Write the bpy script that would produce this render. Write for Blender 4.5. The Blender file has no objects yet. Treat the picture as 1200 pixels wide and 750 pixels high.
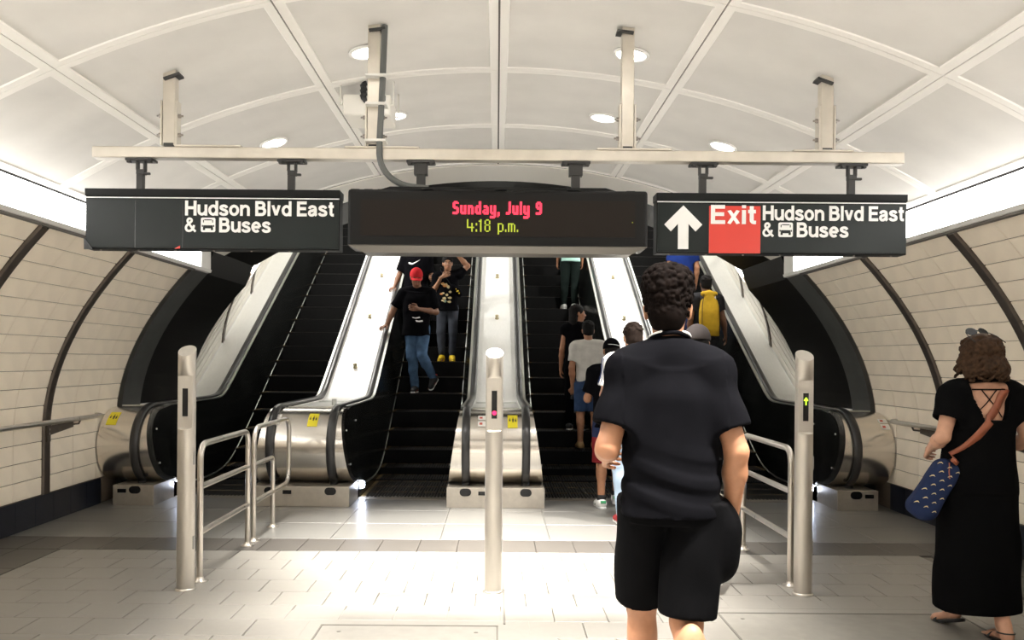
import bpy, math, random
import numpy as np
from mathutils import Vector, Matrix, Quaternion, Euler
from mathutils.bvhtree import BVHTree

scene = bpy.context.scene
COL = scene.collection
PI = math.pi
R = math.radians

# ------------------------------------------------------------------ camera, world, exposure
F = 1000.0                       # focal length in pixels of the 1200 x 750 frame
CX, CY = 582.0, 422.0            # where the lens axis meets the frame
EYE = 1.47
ROLL = R(0.45)
cam_data = bpy.data.cameras.new('camera')
cam_data.sensor_width = 36.0
cam_data.lens = 36.0 * F / 1200.0
cam_data.shift_x = (600 - CX) / 1200.0
cam_data.shift_y = (CY - 375) / 1200.0
cam_data.clip_start = 0.05
cam = bpy.data.objects.new('camera', cam_data)
COL.objects.link(cam)
cam.matrix_world = (Matrix.Translation((0, 0, EYE)) @ Matrix.Rotation(PI / 2, 4, 'X')
                    @ Matrix.Rotation(ROLL, 4, 'Z'))
scene.camera = cam

world = bpy.data.worlds.new('world')
scene.world = world
world.use_nodes = True
wb = world.node_tree.nodes['Background']
wb.inputs[0].default_value = (1.0, 0.95, 0.88, 1)
wb.inputs[1].default_value = 0.05

scene.view_settings.view_transform = 'Standard'
scene.view_settings.look = 'None'
scene.view_settings.gamma = 1.0
scene.view_settings.use_curve_mapping = False
scene.view_settings.exposure = 1.05
COVE_STRENGTH = 5.6
LAMP_WATTS = 470.0
TUNNEL_WATTS = 105.0


def at(px, py, y):
    """point of the place seen at pixel (px, py) when it stands y metres down the hall"""
    dx, dy = px - CX, py - CY
    c, s = math.cos(ROLL), math.sin(ROLL)
    ux, uy = dx * c + dy * s, -dx * s + dy * c
    return Vector((ux * y / F, y, EYE - uy * y / F))


# ------------------------------------------------------------------ materials
def mat(name, color, rough=0.6, metal=0.0, var=0.0, vscale=8.0, bump=0.0, bscale=60.0,
        emit=None, strength=0.0, spec=0.5, stretch=None, rvar=0.0, coat=0.0, sheen=0.0):
    m = bpy.data.materials.new(name)
    m.use_nodes = True
    nt = m.node_tree
    b = nt.nodes['Principled BSDF']
    b.inputs['Base Color'].default_value = (*color, 1)
    b.inputs['Roughness'].default_value = rough
    b.inputs['Metallic'].default_value = metal
    b.inputs['Specular IOR Level'].default_value = spec
    b.inputs['Coat Weight'].default_value = coat
    b.inputs['Sheen Weight'].default_value = sheen
    if emit is not None:
        b.inputs['Emission Color'].default_value = (*emit, 1)
        b.inputs['Emission Strength'].default_value = strength
    if var or bump or rvar:
        tc = nt.nodes.new('ShaderNodeTexCoord')
        mp = nt.nodes.new('ShaderNodeMapping')
        nt.links.new(tc.outputs['Object'], mp.inputs['Vector'])
        if stretch:
            mp.inputs['Scale'].default_value = stretch
        if var or rvar:
            n = nt.nodes.new('ShaderNodeTexNoise')
            n.inputs['Scale'].default_value = vscale
            n.inputs['Detail'].default_value = 5
            nt.links.new(mp.outputs[0], n.inputs['Vector'])
        if var:
            rp = nt.nodes.new('ShaderNodeValToRGB')
            rp.color_ramp.elements[0].position = 0.3
            rp.color_ramp.elements[1].position = 0.7
            rp.color_ramp.elements[0].color = (*[max(0, c * (1 - var)) for c in color], 1)
            rp.color_ramp.elements[1].color = (*[min(1, c * (1 + var)) for c in color], 1)
            nt.links.new(n.outputs['Fac'], rp.inputs[0])
            nt.links.new(rp.outputs[0], b.inputs['Base Color'])
        if rvar:
            mr = nt.nodes.new('ShaderNodeMapRange')
            mr.inputs['To Min'].default_value = max(0.03, rough - rvar)
            mr.inputs['To Max'].default_value = min(1, rough + rvar)
            nt.links.new(n.outputs['Fac'], mr.inputs[0])
            nt.links.new(mr.outputs[0], b.inputs['Roughness'])
        if bump:
            n2 = nt.nodes.new('ShaderNodeTexNoise')
            n2.inputs['Scale'].default_value = bscale
            n2.inputs['Detail'].default_value = 3
            nt.links.new(mp.outputs[0], n2.inputs['Vector'])
            bp = nt.nodes.new('ShaderNodeBump')
            bp.inputs['Strength'].default_value = bump
            bp.inputs['Distance'].default_value = 0.01
            nt.links.new(n2.outputs['Fac'], bp.inputs['Height'])
            nt.links.new(bp.outputs[0], b.inputs['Normal'])
    return m


M = {}
def defmat(k, *a, **kw):
    M[k] = mat(k, *a, **kw)
    return M[k]

defmat('ceiling_paint', (0.735, 0.72, 0.69), 0.75, var=0.04, vscale=3)
defmat('ceiling_edge', (0.93, 0.91, 0.87), 0.5)
defmat('joint_shadow_dark', (0.16, 0.15, 0.14), 0.9)
defmat('ceiling_metal', (0.80, 0.77, 0.71), 0.5)
defmat('wall_tile', (0.92, 0.83, 0.695), 0.32, var=0.05, vscale=5, bump=0.05, bscale=20)
defmat('incline_tile', (0.90, 0.87, 0.79), 0.35, var=0.04, vscale=5)
defmat('grout', (0.20, 0.16, 0.12), 0.9)
defmat('rib_metal', (0.13, 0.11, 0.095), 0.42, metal=0.85, var=0.2, vscale=14, rvar=0.1)
defmat('base_tile', (0.010, 0.012, 0.020), 0.35, var=0.2, vscale=6)
defmat('cove', (1, 1, 1), 0.5, emit=(1.0, 0.98, 0.945), strength=COVE_STRENGTH)
defmat('cove_incline', (1, 1, 1), 0.5, emit=(1.0, 0.96, 0.88), strength=6.0)
defmat('cove_trim', (0.72, 0.71, 0.68), 0.4, metal=0.3)
defmat('black_panel', (0.007, 0.0075, 0.007), 0.2, spec=0.42, var=0.2, vscale=2, rvar=0.06)
defmat('portal_black', (0.0045, 0.0043, 0.004), 0.5, spec=0.07, var=0.25, vscale=2)
defmat('ring_metal', (0.085, 0.088, 0.085), 0.45, metal=0.4, var=0.2, vscale=3)
defmat('floor_tile', (0.245, 0.232, 0.208), 0.42, var=0.07, vscale=22, bump=0.04, bscale=90, rvar=0.08)
defmat('floor_slab', (0.19, 0.185, 0.172), 0.30, var=0.06, vscale=35, rvar=0.06)
defmat('floor_band', (0.082, 0.074, 0.065), 0.42, var=0.12, vscale=25, rvar=0.06)
defmat('floor_joint', (0.205, 0.192, 0.170), 0.9)
defmat('hatch', (0.225, 0.213, 0.19), 0.5, var=0.08, vscale=12)
defmat('hatch_edge', (0.13, 0.122, 0.107), 0.6)
defmat('steel', (0.66, 0.62, 0.565), 0.30, metal=1.0, var=0.06, vscale=20, stretch=(1, 1, 0.1), rvar=0.06)
defmat('bollard_steel', (0.62, 0.585, 0.53), 0.42, metal=0.85, var=0.06, vscale=24, stretch=(1, 1, 0.15), rvar=0.05)
defmat('newel_steel', (0.78, 0.74, 0.68), 0.22, metal=1.0, var=0.05, vscale=18, stretch=(0.08, 1, 1), rvar=0.05)
defmat('plinth_steel', (0.52, 0.48, 0.42), 0.42, metal=0.8, var=0.06, vscale=20)
defmat('deck_steel', (0.90, 0.90, 0.87), 0.45, metal=0.25, var=0.03, vscale=12, stretch=(6, 1, 1), rvar=0.06)
defmat('handrail_rubber', (0.022, 0.022, 0.023), 0.28, spec=0.6)
defmat('rail_guide', (0.60, 0.61, 0.57), 0.3, metal=0.9)
defmat('trim_steel', (0.42, 0.44, 0.40), 0.32, metal=0.9)
defmat('step_metal', (0.005, 0.005, 0.005), 0.7, spec=0.1, var=0.2, vscale=20)
defmat('step_cleat', (0.011, 0.009, 0.007), 0.5, metal=0.4)
defmat('step_yellow', (0.10, 0.062, 0.014), 0.6)
defmat('comb_metal', (0.28, 0.25, 0.20), 0.4, metal=0.8)
defmat('knob_bronze', (0.42, 0.37, 0.24), 0.4, metal=0.8)
defmat('sticker_yellow', (0.86, 0.74, 0.03), 0.5)
defmat('sticker_white', (0.85, 0.82, 0.78), 0.5)
defmat('sticker_ink', (0.06, 0.055, 0.03), 0.6)
defmat('sticker_red', (0.55, 0.10, 0.07), 0.6)
defmat('comb_light', (1, 1, 1), 0.4, emit=(0.72, 0.80, 1.0), strength=30.0)
defmat('beam_steel', (0.66, 0.615, 0.54), 0.36, metal=0.75, var=0.07, vscale=9)
defmat('beam_dark', (0.03, 0.03, 0.03), 0.6)
defmat('bracket_black', (0.028, 0.027, 0.026), 0.5)
defmat('bolt', (0.30, 0.27, 0.25), 0.4, metal=0.9)
defmat('sign_face', (0.0125, 0.017, 0.0165), 0.34, spec=0.22, var=0.15, vscale=3)
defmat('sign_frame', (0.006, 0.007, 0.007), 0.5, spec=0.2)
defmat('sign_white', (0.88, 0.88, 0.87), 0.45)
defmat('sign_red', (0.70, 0.040, 0.022), 0.32)
defmat('led_case', (0.004, 0.004, 0.004), 0.4, spec=0.25)
defmat('led_screen', (0.013, 0.009, 0.0065), 0.5, spec=0.2, var=0.35, vscale=400)
defmat('led_red', (0.3, 0.01, 0.02), 0.5, emit=(1.0, 0.032, 0.075), strength=0.95)
defmat('led_green', (0.1, 0.12, 0.01), 0.5, emit=(0.36, 0.42, 0.02), strength=0.75)
defmat('led_arrow', (0.2, 0.5, 0.02), 0.5, emit=(0.50, 1.0, 0.03), strength=1.3)
defmat('led_stop', (0.5, 0.01, 0.05), 0.5, emit=(1.0, 0.015, 0.10), strength=1.3)
defmat('conduit_grey', (0.11, 0.115, 0.11), 0.5)
defmat('tie_white', (0.75, 0.74, 0.70), 0.5)
defmat('device_white', (0.80, 0.78, 0.72), 0.5)
defmat('lamp_emit', (1, 1, 1), 0.5, emit=(1.0, 0.97, 0.92), strength=14.0)
defmat('lamp_rim', (0.88, 0.87, 0.84), 0.35)
defmat('lip_steel', (0.17, 0.16, 0.145), 0.4, metal=0.8)
defmat('slot_black', (0.006, 0.006, 0.007), 0.25)
defmat('plate_grey', (0.36, 0.35, 0.33), 0.5)


# ------------------------------------------------------------------ mesh helpers
class MB:
    def __init__(self):
        self.v, self.f, self.mi, self.sm = [], [], [], []

    def add(self, vs, fs, mi=0, smooth=False):
        o = len(self.v)
        self.v.extend([tuple(p) for p in vs])
        for f in fs:
            self.f.append([i + o for i in f])
            self.mi.append(mi)
            self.sm.append(smooth)
        return self

    def box(self, c, s, rot=None, mi=0):
        hx, hy, hz = s[0] / 2, s[1] / 2, s[2] / 2
        P = [Vector((x, y, z)) for x in (-hx, hx) for y in (-hy, hy) for z in (-hz, hz)]
        if rot is not None:
            P = [rot @ p for p in P]
        c = Vector(c)
        P = [p + c for p in P]
        return self.add(P, [(0, 1, 3, 2), (4, 6, 7, 5), (0, 4, 5, 1), (2, 3, 7, 6), (0, 2, 6, 4), (1, 5, 7, 3)], mi)

    def tube(self, pts, r, n=12, closed=False, cap=True, mi=0, up=None, ry=None):
        pts = [Vector(p) for p in pts]
        m = len(pts)
        rs = r if isinstance(r, (list, tuple)) else [r] * m
        tang = []
        for i in range(m):
            a = pts[(i - 1) % m] if (closed or i > 0) else pts[i]
            b = pts[(i + 1) % m] if (closed or i < m - 1) else pts[i]
            tang.append((b - a).normalized())
        if up is None:
            t0 = tang[0]
            ref = Vector((0, 0, 1)) if abs(t0.z) < 0.9 else Vector((1, 0, 0))
            u = t0.cross(ref).normalized()
        vs = []
        for i in range(m):
            t = tang[i]
            if up is not None:
                u = Vector(up)
                u = (u - t * u.dot(t)).normalized()
            else:
                u = (u - t * u.dot(t)).normalized()
            w = t.cross(u)
            rr = rs[i]
            r2 = rr if ry is None else ry
            for k in range(n):
                a = 2 * PI * k / n
                vs.append(pts[i] + u * (math.cos(a) * rr) + w * (math.sin(a) * r2))
        fs = []
        for i in range(m if closed else m - 1):
            j = (i + 1) % m
            for k in range(n):
                l = (k + 1) % n
                fs.append((i * n + k, i * n + l, j * n + l, j * n + k))
        self.add(vs, fs, mi, True)
        if cap and not closed:
            self.add(vs[:n], [list(range(n))[::-1]], mi)
            self.add(vs[-n:], [list(range(n))], mi)
        return self

    def lathe(self, prof, c=(0, 0, 0), n=24, mi=0, rot=None, smooth=True):
        c = Vector(c)
        vs = []
        for r, z in prof:
            for k in range(n):
                a = 2 * PI * k / n
                p = Vector((r * math.cos(a), r * math.sin(a), z))
                if rot is not None:
                    p = rot @ p
                vs.append(c + p)
        fs = []
        for i in range(len(prof) - 1):
            for k in range(n):
                l = (k + 1) % n
                fs.append((i * n + k, i * n + l, (i + 1) * n + l, (i + 1) * n + k))
        self.add(vs, fs, mi, smooth)
        if prof[0][0] > 1e-6:
            self.add(vs[:n], [list(range(n))[::-1]], mi)
        if prof[-1][0] > 1e-6:
            self.add(vs[-n:], [list(range(n))], mi)
        return self

    def prism(self, poly, h, M4, mi=0):
        """poly of 2D points in the local x,y plane, extruded h along local z"""
        n = len(poly)
        vs = [M4 @ Vector((x, y, 0)) for x, y in poly] + [M4 @ Vector((x, y, h)) for x, y in poly]
        fs = [list(range(n))[::-1], list(range(n, 2 * n))]
        for i in range(n):
            j = (i + 1) % n
            fs.append((i, j, n + j, n + i))
        return self.add(vs, fs, mi)

    def grid(self, rows, mi=0, smooth=True, closed=False):
        """rows: list of equal length point lists"""
        n = len(rows[0])
        vs = [p for r in rows for p in r]
        fs = []
        for i in range(len(rows) - 1):
            for k in range(n if closed else n - 1):
                l = (k + 1) % n
                fs.append((i * n + k, i * n + l, (i + 1) * n + l, (i + 1) * n + k))
        return self.add(vs, fs, mi, smooth)

    def mesh(self, name, mats):
        me = bpy.data.meshes.new(name)
        me.from_pydata(self.v, [], self.f)
        for m in (mats if isinstance(mats, (list, tuple)) else [mats]):
            me.materials.append(M[m] if isinstance(m, str) else m)
        me.polygons.foreach_set('material_index', self.mi)
        me.polygons.foreach_set('use_smooth', self.sm)
        me.update()
        return me


def link(name, me, parent=None, loc=None):
    o = bpy.data.objects.new(name, me)
    COL.objects.link(o)
    if parent is not None:
        o.parent = parent
    if loc is not None:
        o.location = loc
    return o


def build(name, mb, mats, parent=None, loc=None, bevel=0.0, seg=2):
    o = link(name, mb.mesh(name, mats), parent, loc)
    if bevel:
        b = o.modifiers.new('bevel', 'BEVEL')
        b.width = bevel
        b.segments = seg
        b.limit_method = 'ANGLE'
        b.angle_limit = R(40)
    return o


def empty(name, loc=(0, 0, 0), rz=0.0):
    o = bpy.data.objects.new(name, None)
    COL.objects.link(o)
    o.location = loc
    o.rotation_euler = (0, 0, rz)
    o.empty_display_size = 0.1
    return o


def tag(o, label=None, cat=None, group=None, kind=None):
    if label: o['label'] = label
    if cat: o['category'] = cat
    if group: o['group'] = group
    if kind: o['kind'] = kind
    return o


def structure(o):
    o['kind'] = 'structure'
    return o


def copy_tree(o, parent=None):
    c = o.copy()
    COL.objects.link(c)
    if parent is not None:
        c.parent = parent
    for ch in list(o.children):
        copy_tree(ch, c)
    return c


def round_poly(w, h, r, n=5, cx=0.0, cy=0.0):
    out = []
    for sx, sy, a0 in ((1, 1, 0), (-1, 1, 90), (-1, -1, 180), (1, -1, 270)):
        for i in range(n + 1):
            a = R(a0 + 90 * i / n)
            out.append((cx + sx * (w / 2 - r) + r * math.cos(a), cy + sy * (h / 2 - r) + r * math.sin(a)))
    return out


def fillet_path(pts, r, n=6, closed=False):
    """polyline with its corners rounded"""
    pts = [Vector(p) for p in pts]
    m = len(pts)
    out = []
    for i in range(m):
        if not closed and i in (0, m - 1):
            out.append(pts[i]); continue
        a, b, c = pts[(i - 1) % m], pts[i], pts[(i + 1) % m]
        u, w = (a - b), (c - b)
        rr = min(r, u.length * 0.49, w.length * 0.49)
        u.normalize(); w.normalize()
        p, q = b + u * rr, b + w * rr
        for k in range(n + 1):
            t = k / n
            out.append(p * (1 - t) ** 2 + b * 2 * t * (1 - t) + q * t * t)
    return out
# ------------------------------------------------------------------ the hall: setting
BAY = 1.447
Y_END = 8.96                     # the tiled vault ends here
Y_BACK = -7.0
Y_RING = 9.42
Y_MOUTH = 10.95                   # the black lining ends, the inclined tunnel starts
TAN = math.tan(R(30))
WALL_X, WALL_TOP = 3.97, 2.40
CR, CTOP = 6.0, 3.53             # vault radius, crown height
CEIL_X = 3.13


def wall_x(z):
    return WALL_X - 0.29 * max(0.0, z - 0.8) ** 2


def ceil_z(x):
    return CTOP - (CR - math.sqrt(CR * CR - x * x))


_zs = np.linspace(0.26, WALL_TOP, 400)
_xs = np.array([wall_x(z) for z in _zs])
_arc = np.concatenate([[0], np.cumsum(np.hypot(np.diff(_zs), np.diff(_xs)))])
N_ROWS = 15
row_z = np.interp(np.linspace(0, _arc[-1], N_ROWS + 1), _arc, _zs)

# floor
mb = MB()
mb.box((0, (Y_BACK + Y_END) / 2, -0.06), (2 * WALL_X + 0.4, Y_END - Y_BACK, 0.092))
floor = structure(build('floor', mb, 'floor_joint'))

def slab(w, d, h=0.016, e=0.003):
    """bevelled tile, its top at z = 0"""
    m = MB()
    a, b = w / 2, d / 2
    vs = [(-a, -b, -h), (a, -b, -h), (a, b, -h), (-a, b, -h),
          (-a, -b, -e), (a, -b, -e), (a, b, -e), (-a, b, -e),
          (-a + e, -b + e, 0), (a - e, -b + e, 0), (a - e, b - e, 0), (-a + e, b - e, 0)]
    fs = [(8, 9, 10, 11)]
    for i in range(4):
        j = (i + 1) % 4
        fs += [(i, j, 4 + j, 4 + i), (4 + i, 4 + j, 8 + j, 8 + i)]
    m.add(vs, fs)
    return m

rnd = random.Random(4)
tile_me = slab(0.301, 0.282).mesh('floor_tile', 'floor_tile')
half_me = slab(0.151, 0.282).mesh('floor_tile', 'floor_tile')
FIELD_X = 3.32
ROW0, ROWD = 6.52, 0.2855
HATCH_R = (1.30, 2.72, 3.85, 5.005)      # x0, x1, y0, y1 : steel floor hatches
HATCH_L = (-0.96, 0.02, 3.6, 4.72)
far_mb = MB()
for r in range(0, 46):
    yc = ROW0 - (r + 0.5) * ROWD
    if yc < Y_BACK + 0.2:
        break
    off = 0.0 if r % 2 else 0.1525
    x = -FIELD_X + 0.1525 - off
    while x < FIELD_X + 0.1:
        xx, me = x, tile_me
        if x - 0.1525 < -FIELD_X - 0.01:
            xx, me = x + 0.076, half_me
        if x + 0.1525 > FIELD_X + 0.02:
            xx, me = x - 0.076, half_me
            if xx + 0.08 > FIELD_X + 0.02:
                break
        inside = any(h[0] - 0.12 < xx < h[1] + 0.12 and h[2] - 0.1 < yc < h[3] + 0.1 for h in (HATCH_R, HATCH_L))
        if not inside:
            if yc > 4.3:
                o = link('floor_tile', me, floor, (xx, yc, rnd.uniform(-0.0006, 0.0006)))
            else:
                w = 0.301 if me is tile_me else 0.151
                far_mb.box((xx, yc, -0.004), (w, 0.282, 0.008))
        x += 0.305
o = build('floor_tile_field', far_mb, 'floor_tile', floor); o['kind'] = 'stuff'
# dark border band across and along the walls
band_me = slab(0.302, 0.44).mesh('floor_tile', 'floor_band')
x = -3.97 + 0.155
while x < 3.97:
    link('floor_tile', band_me, floor, (x, 6.745, 0))
    x += 0.306
side_me = slab(0.31, 0.60).mesh('floor_tile', 'floor_band')
side_mb = MB()
for s in (-1, 1):
    for k in range(22):
        for c in (0, 1):
            xx, yy = s * (3.485 + 0.316 * c), 6.52 - 0.302 - 0.606 * k
            if yy < Y_BACK + 0.3: continue
            if yy > 4.3:
                link('floor_tile', side_me, floor, (xx, yy, 0))
            else:
                side_mb.box((xx, yy, -0.004), (0.31, 0.60, 0.008))
o = build('floor_band_field', side_mb, 'floor_band', floor); o['kind'] = 'stuff'
# smooth pale slabs of the escalator landing
sl_me = slab(0.897, 0.66).mesh('floor_slab', 'floor_slab')
for k in range(9):
    for j in range(3):
        link('floor_slab', sl_me, floor, (-3.6 + 0.9 * k, 6.975 + 0.332 + 0.664 * j, 0))
for nm, h in (('right', HATCH_R), ('left', HATCH_L)):
    w, d = h[1] - h[0], h[3] - h[2]
    c = ((h[0] + h[1]) / 2, (h[2] + h[3]) / 2, 0.0)
    m = MB(); m.box((0, 0, -0.005), (w - 0.03, d - 0.03, 0.011))
    for sx in (-1, 1):
        for sy in (-1, 1):
            m.lathe([(0.012, 0.0), (0.012, 0.0015), (0.0, 0.0015)], (sx * (w / 2 - 0.12), sy * (d / 2 - 0.12), 0.0), 10, 1)
    hm = MB(); hm.box((c[0], c[1], -0.006), (w + 0.62, d + 0.54, 0.0095)); build('hatch_surround', hm, 'floor_tile', floor)
    hh = build('floor_hatch', m, ['hatch', 'hatch_edge'], floor, c)
    m = MB()
    for sx in (-1, 1): m.box((sx * (w / 2 - 0.006), 0, -0.004), (0.010, d, 0.012))
    for sy in (-1, 1): m.box((0, sy * (d / 2 - 0.006), -0.004), (w, 0.010, 0.012))
    build('hatch_rim', m, 'hatch_edge', hh)
m = MB(); m.box((0.055, 6.8, 0.0005), (0.012, 4.1, 0.003))
build('expansion_strip', m, 'hatch_edge', floor)

# side walls
for side, s in (('left', -1), ('right', 1)):
    rows = []
    zz = [0.0] + [float(z) for z in np.linspace(0.26, WALL_TOP, 24)]
    for y in (Y_BACK, Y_END):
        rows.append([(s * (wall_x(z) + 0.014), y, z) for z in zz] + [(s * (wall_x(z) + 0.16), y, z) for z in zz[::-1]])
    m = MB(); m.grid(rows, smooth=False, closed=True)
    wall = structure(build('wall_' + side, m, 'grout'))
    # tiles
    field = MB()
    tl = (BAY - 0.09) / 3
    for r in range(N_ROWS):
        z0, z1 = row_z[r], row_z[r + 1]
        p0, p1 = Vector((wall_x(z0), 0, z0)), Vector((wall_x(z1), 0, z1))
        hgt = (p1 - p0).length
        ang = math.atan2(p1.x - p0.x, p1.z - p0.z)
        mid = (p0 + p1) / 2
        tm = MB()
        e, a, b, t = 0.004, (tl - 0.005) / 2, (hgt - 0.006) / 2, 0.014
        vs = [(t, -a, -b), (t, a, -b), (t, a, b), (t, -a, b), (e, -a, -b), (e, a, -b), (e, a, b), (e, -a, b),
              (0, -a + e, -b + e), (0, a - e, -b + e), (0, a - e, b - e), (0, -a + e, b - e)]
        fs = [(8, 11, 10, 9)]
        for i in range(4):
            j = (i + 1) % 4
            fs += [(i, 4 + i, 4 + j, j), (4 + i, 8 + i, 8 + j, 4 + j)]
        if s < 0:
            vs = [(-x, y, z) for x, y, z in vs]
            fs = [f[::-1] for f in fs]
        tm.add(vs, fs)
        me = tm.mesh('wall_tile', 'wall_tile')
        for bay in range(11):
            ye = Y_END - bay * BAY
            for c in range(3):
                yc = ye - 0.045 - tl * (c + 0.5)
                if bay == 0: yc += 0.0
                if bay < 3:
                    o = link('wall_tile', me, wall, (s * mid.x, yc, mid.z))
                    o.rotation_euler = (0, s * ang, 0)
                else:
                    field.box((s * (mid.x + 0.007), yc, mid.z), (0.014, 2 * a, 2 * b), Matrix.Rotation(s * ang, 3, 'Y'))
    o = build('wall_tile_field', field, 'wall_tile', wall); o['kind'] = 'stuff'
    # dark metal ribs between the tile bays
    zr = [0.262] + [float(z) for z in np.linspace(0.4, WALL_TOP, 26)]
    for bay in range(1, 11):
        yc = Y_END - bay * BAY
        rr = []
        for z in zr:
            sl = -0.58 * max(0.0, z - 0.8)
            nx, nz = -1 / math.hypot(1, sl), sl / math.hypot(1, sl)
            ring = []
            for dy, dn in ((-0.058, -0.01), (-0.058, 0.010), (-0.046, 0.022), (0.046, 0.022), (0.058, 0.010), (0.058, -0.01)):
                ring.append((s * (wall_x(z) + nx * dn), yc + dy, z + nz * dn))
            rr.append(ring)
        m = MB(); m.grid(rr if s < 0 else [q[::-1] for q in rr], smooth=False)
        build('rib', m, 'rib_metal', wall)
    # dark base
    bb = MB(); bb.box((s * (WALL_X + 0.03), (Y_BACK + 8.6) / 2, 0.13), (0.05, 8.6 - Y_BACK, 0.258))
    base = structure(build('baseboard_' + side, bb, 'grout'))
    bt = MB(); bt.box((0, 0, 0), (0.012, 0.301, 0.252))
    bme = bt.mesh('base_tile', 'base_tile')
    bf = MB()
    y = 8.42
    while y > Y_BACK + 0.2:
        if y > 4.4:
            link('base_tile', bme, base, (s * WALL_X, y, 0.13))
        else:
            bf.box((s * WALL_X, y, 0.13), (0.012, 0.301, 0.252))
        y -= 0.305
    o = build('base_tile_field', bf, 'base_tile', base); o['kind'] = 'stuff'
    # cove trim under the luminous strip
    m = MB()
    tr = []
    for y in (Y_BACK, Y_END + 0.44):
        tr.append([(s * (3.155), y, 2.405), (s * 3.145, y, 2.435), (s * 3.215, y, 2.442), (s * 3.30, y, 2.420), (s * 3.30, y, 2.390)])
    m.grid(tr, smooth=False, closed=True)
    tr_o = structure(build('trim_%d' % (1 if s < 0 else 2), m, 'cove_trim'))
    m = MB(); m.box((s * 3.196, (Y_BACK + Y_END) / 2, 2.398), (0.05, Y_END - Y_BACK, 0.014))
    build('painted_shadow_line', m, 'joint_shadow_dark', tr_o)  # dark-coloured strip painting in the thin shadow below the cove
    # luminous cove
    m = MB()
    m.grid([[(s * 3.20, y, 2.438), (s * 3.19, y, 2.510), (s * 3.15, y, 2.640), (s * 3.20, y, 2.650), (s * 3.26, y, 2.510), (s * 3.26, y, 2.438)] for y in (Y_BACK, Y_END + 0.1)], smooth=False, closed=True)
    o = build('cove_light', m, 'cove')
    tag(o, 'long glowing white light strip between ceiling and the %s tiled wall' % side, 'cove light')
    m = MB(); m.box((s * 3.2, Y_END + 0.27, 2.540), (0.10, 0.30, 0.205))
    build('end_cap', m, 'cove_trim', o)

# ceiling: curved panels on a dark backing
m = MB()
angs = np.linspace(-math.asin(CEIL_X / CR), math.asin(CEIL_X / CR), 33)
rows = []
for y in (Y_BACK, Y_END + 0.01):
    rows.append([((CR + 0.018) * math.sin(a), y, CTOP - CR + (CR + 0.018) * math.cos(a)) for a in angs] +
                [((CR + 0.10) * math.sin(a), y, CTOP - CR + (CR + 0.10) * math.cos(a)) for a in angs[::-1]])
m.grid(rows, smooth=False, closed=True)
ceiling = structure(build('ceiling', m, 'joint_shadow_dark'))


def panel_mesh(w, L, gs, gy, border=0.05, rec=0.007):
    """curved panel centred on angle 0, y from 0 to L, at the arc centre's origin"""
    a, b = w / 2 - gs / 2, (L - gy) / 2
    ss = [(-a, 0), (-a + border, 0), (-a + border + 0.006, 1)] + [(q, 1) for q in np.linspace(-a + border, a - border, 8)[1:-1]] + \
         [(a - border - 0.006, 1), (a - border, 0), (a, 0)]
    ys = [(-b, 0), (-b + border, 0), (-b + border + 0.006, 1), (b - border - 0.006, 1), (b - border, 0), (b, 0)]
    vs, fs, mi = [], [], []
    for y, dy in ys:
        for q, ds in ss:
            rr = CR + (rec if (dy and ds) else 0)
            vs.append((rr * math.sin(q / CR), y, rr * math.cos(q / CR)))
    n = len(ss)
    for i in range(len(ys) - 1):
        for k in range(n - 1):
            fs.append((i * n + k, (i + 1) * n + k, (i + 1) * n + k + 1, i * n + k + 1))
            inner = (2 <= i < len(ys) - 3) and (2 <= k < n - 3)
            mi.append(0 if inner else 1)
    # edges upward
    top = len(vs)
    per = [(0, k) for k in range(n)] + [(len(ys) - 1, k) for k in range(n - 1, -1, -1)]
    mbp = MB()
    mbp.v = vs; mbp.f = [list(f) for f in fs]; mbp.mi = mi; mbp.sm = [False] * len(fs)
    loop = [i * n + k for i, k in per]
    base = len(mbp.v)
    for i in loop:
        x, y, z = mbp.v[i]
        q = math.atan2(x, z)
        mbp.v.append(((CR + 0.017) * math.sin(q), y, (CR + 0.017) * math.cos(q)))
    for i in range(len(loop)):
        j = (i + 1) % len(loop)
        mbp.f.append([loop[i], loop[j], base + j, base + i]); mbp.mi.append(1); mbp.sm.append(False)
    return mbp.mesh('ceiling_panel', ['ceiling_paint', 'ceiling_edge'])

S1, S2, S3 = 1.245, 2.475, CR * math.asin(CEIL_X / CR)
wide = panel_mesh(S1, BAY, 0.012, 0.004)
wide2 = panel_mesh(S2 - S1, BAY, 0.006, 0.004)
narrow = panel_mesh(S3 - S2, BAY, 0.004, 0.004)
for bay in range(11):
    yc = Y_END - BAY * (bay + 0.5)
    for s in (-1, 1):
        for a0, a1, me in ((0, S1, wide), (S1, S2, wide2), (S2, S3, narrow)):
            o = link('ceiling_panel', me, ceiling, (0, yc, CTOP - CR))
            o.rotation_euler = (0, s * (a0 + a1) / 2 / CR, 0)

# back wall, far behind the viewer
m = MB(); m.box((0, Y_BACK - 0.06, 1.8), (8.4, 0.1, 3.9))
structure(build('wall_back', m, 'ceiling_paint'))

# ------------------------------------------------------------------ far end: the portal and the inclined tunnel
def section(y, dz=0.0, off=0.0, z0=0.0, n=16, na=20):
    """left half wall, vault, right half wall as one point list"""
    L = [(-(wall_x(z) - off), y, z + dz) for z in np.linspace(z0, WALL_TOP, n)]
    amax = math.asin(CEIL_X / CR)
    A = [((CR - off) * math.sin(a), y, CTOP - CR + (CR - off) * math.cos(a) + dz) for a in np.linspace(-amax, amax, na)]
    Rr = [((wall_x(z) - off), y, z + dz) for z in np.linspace(WALL_TOP, z0, n)]
    return L + A + Rr

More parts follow.
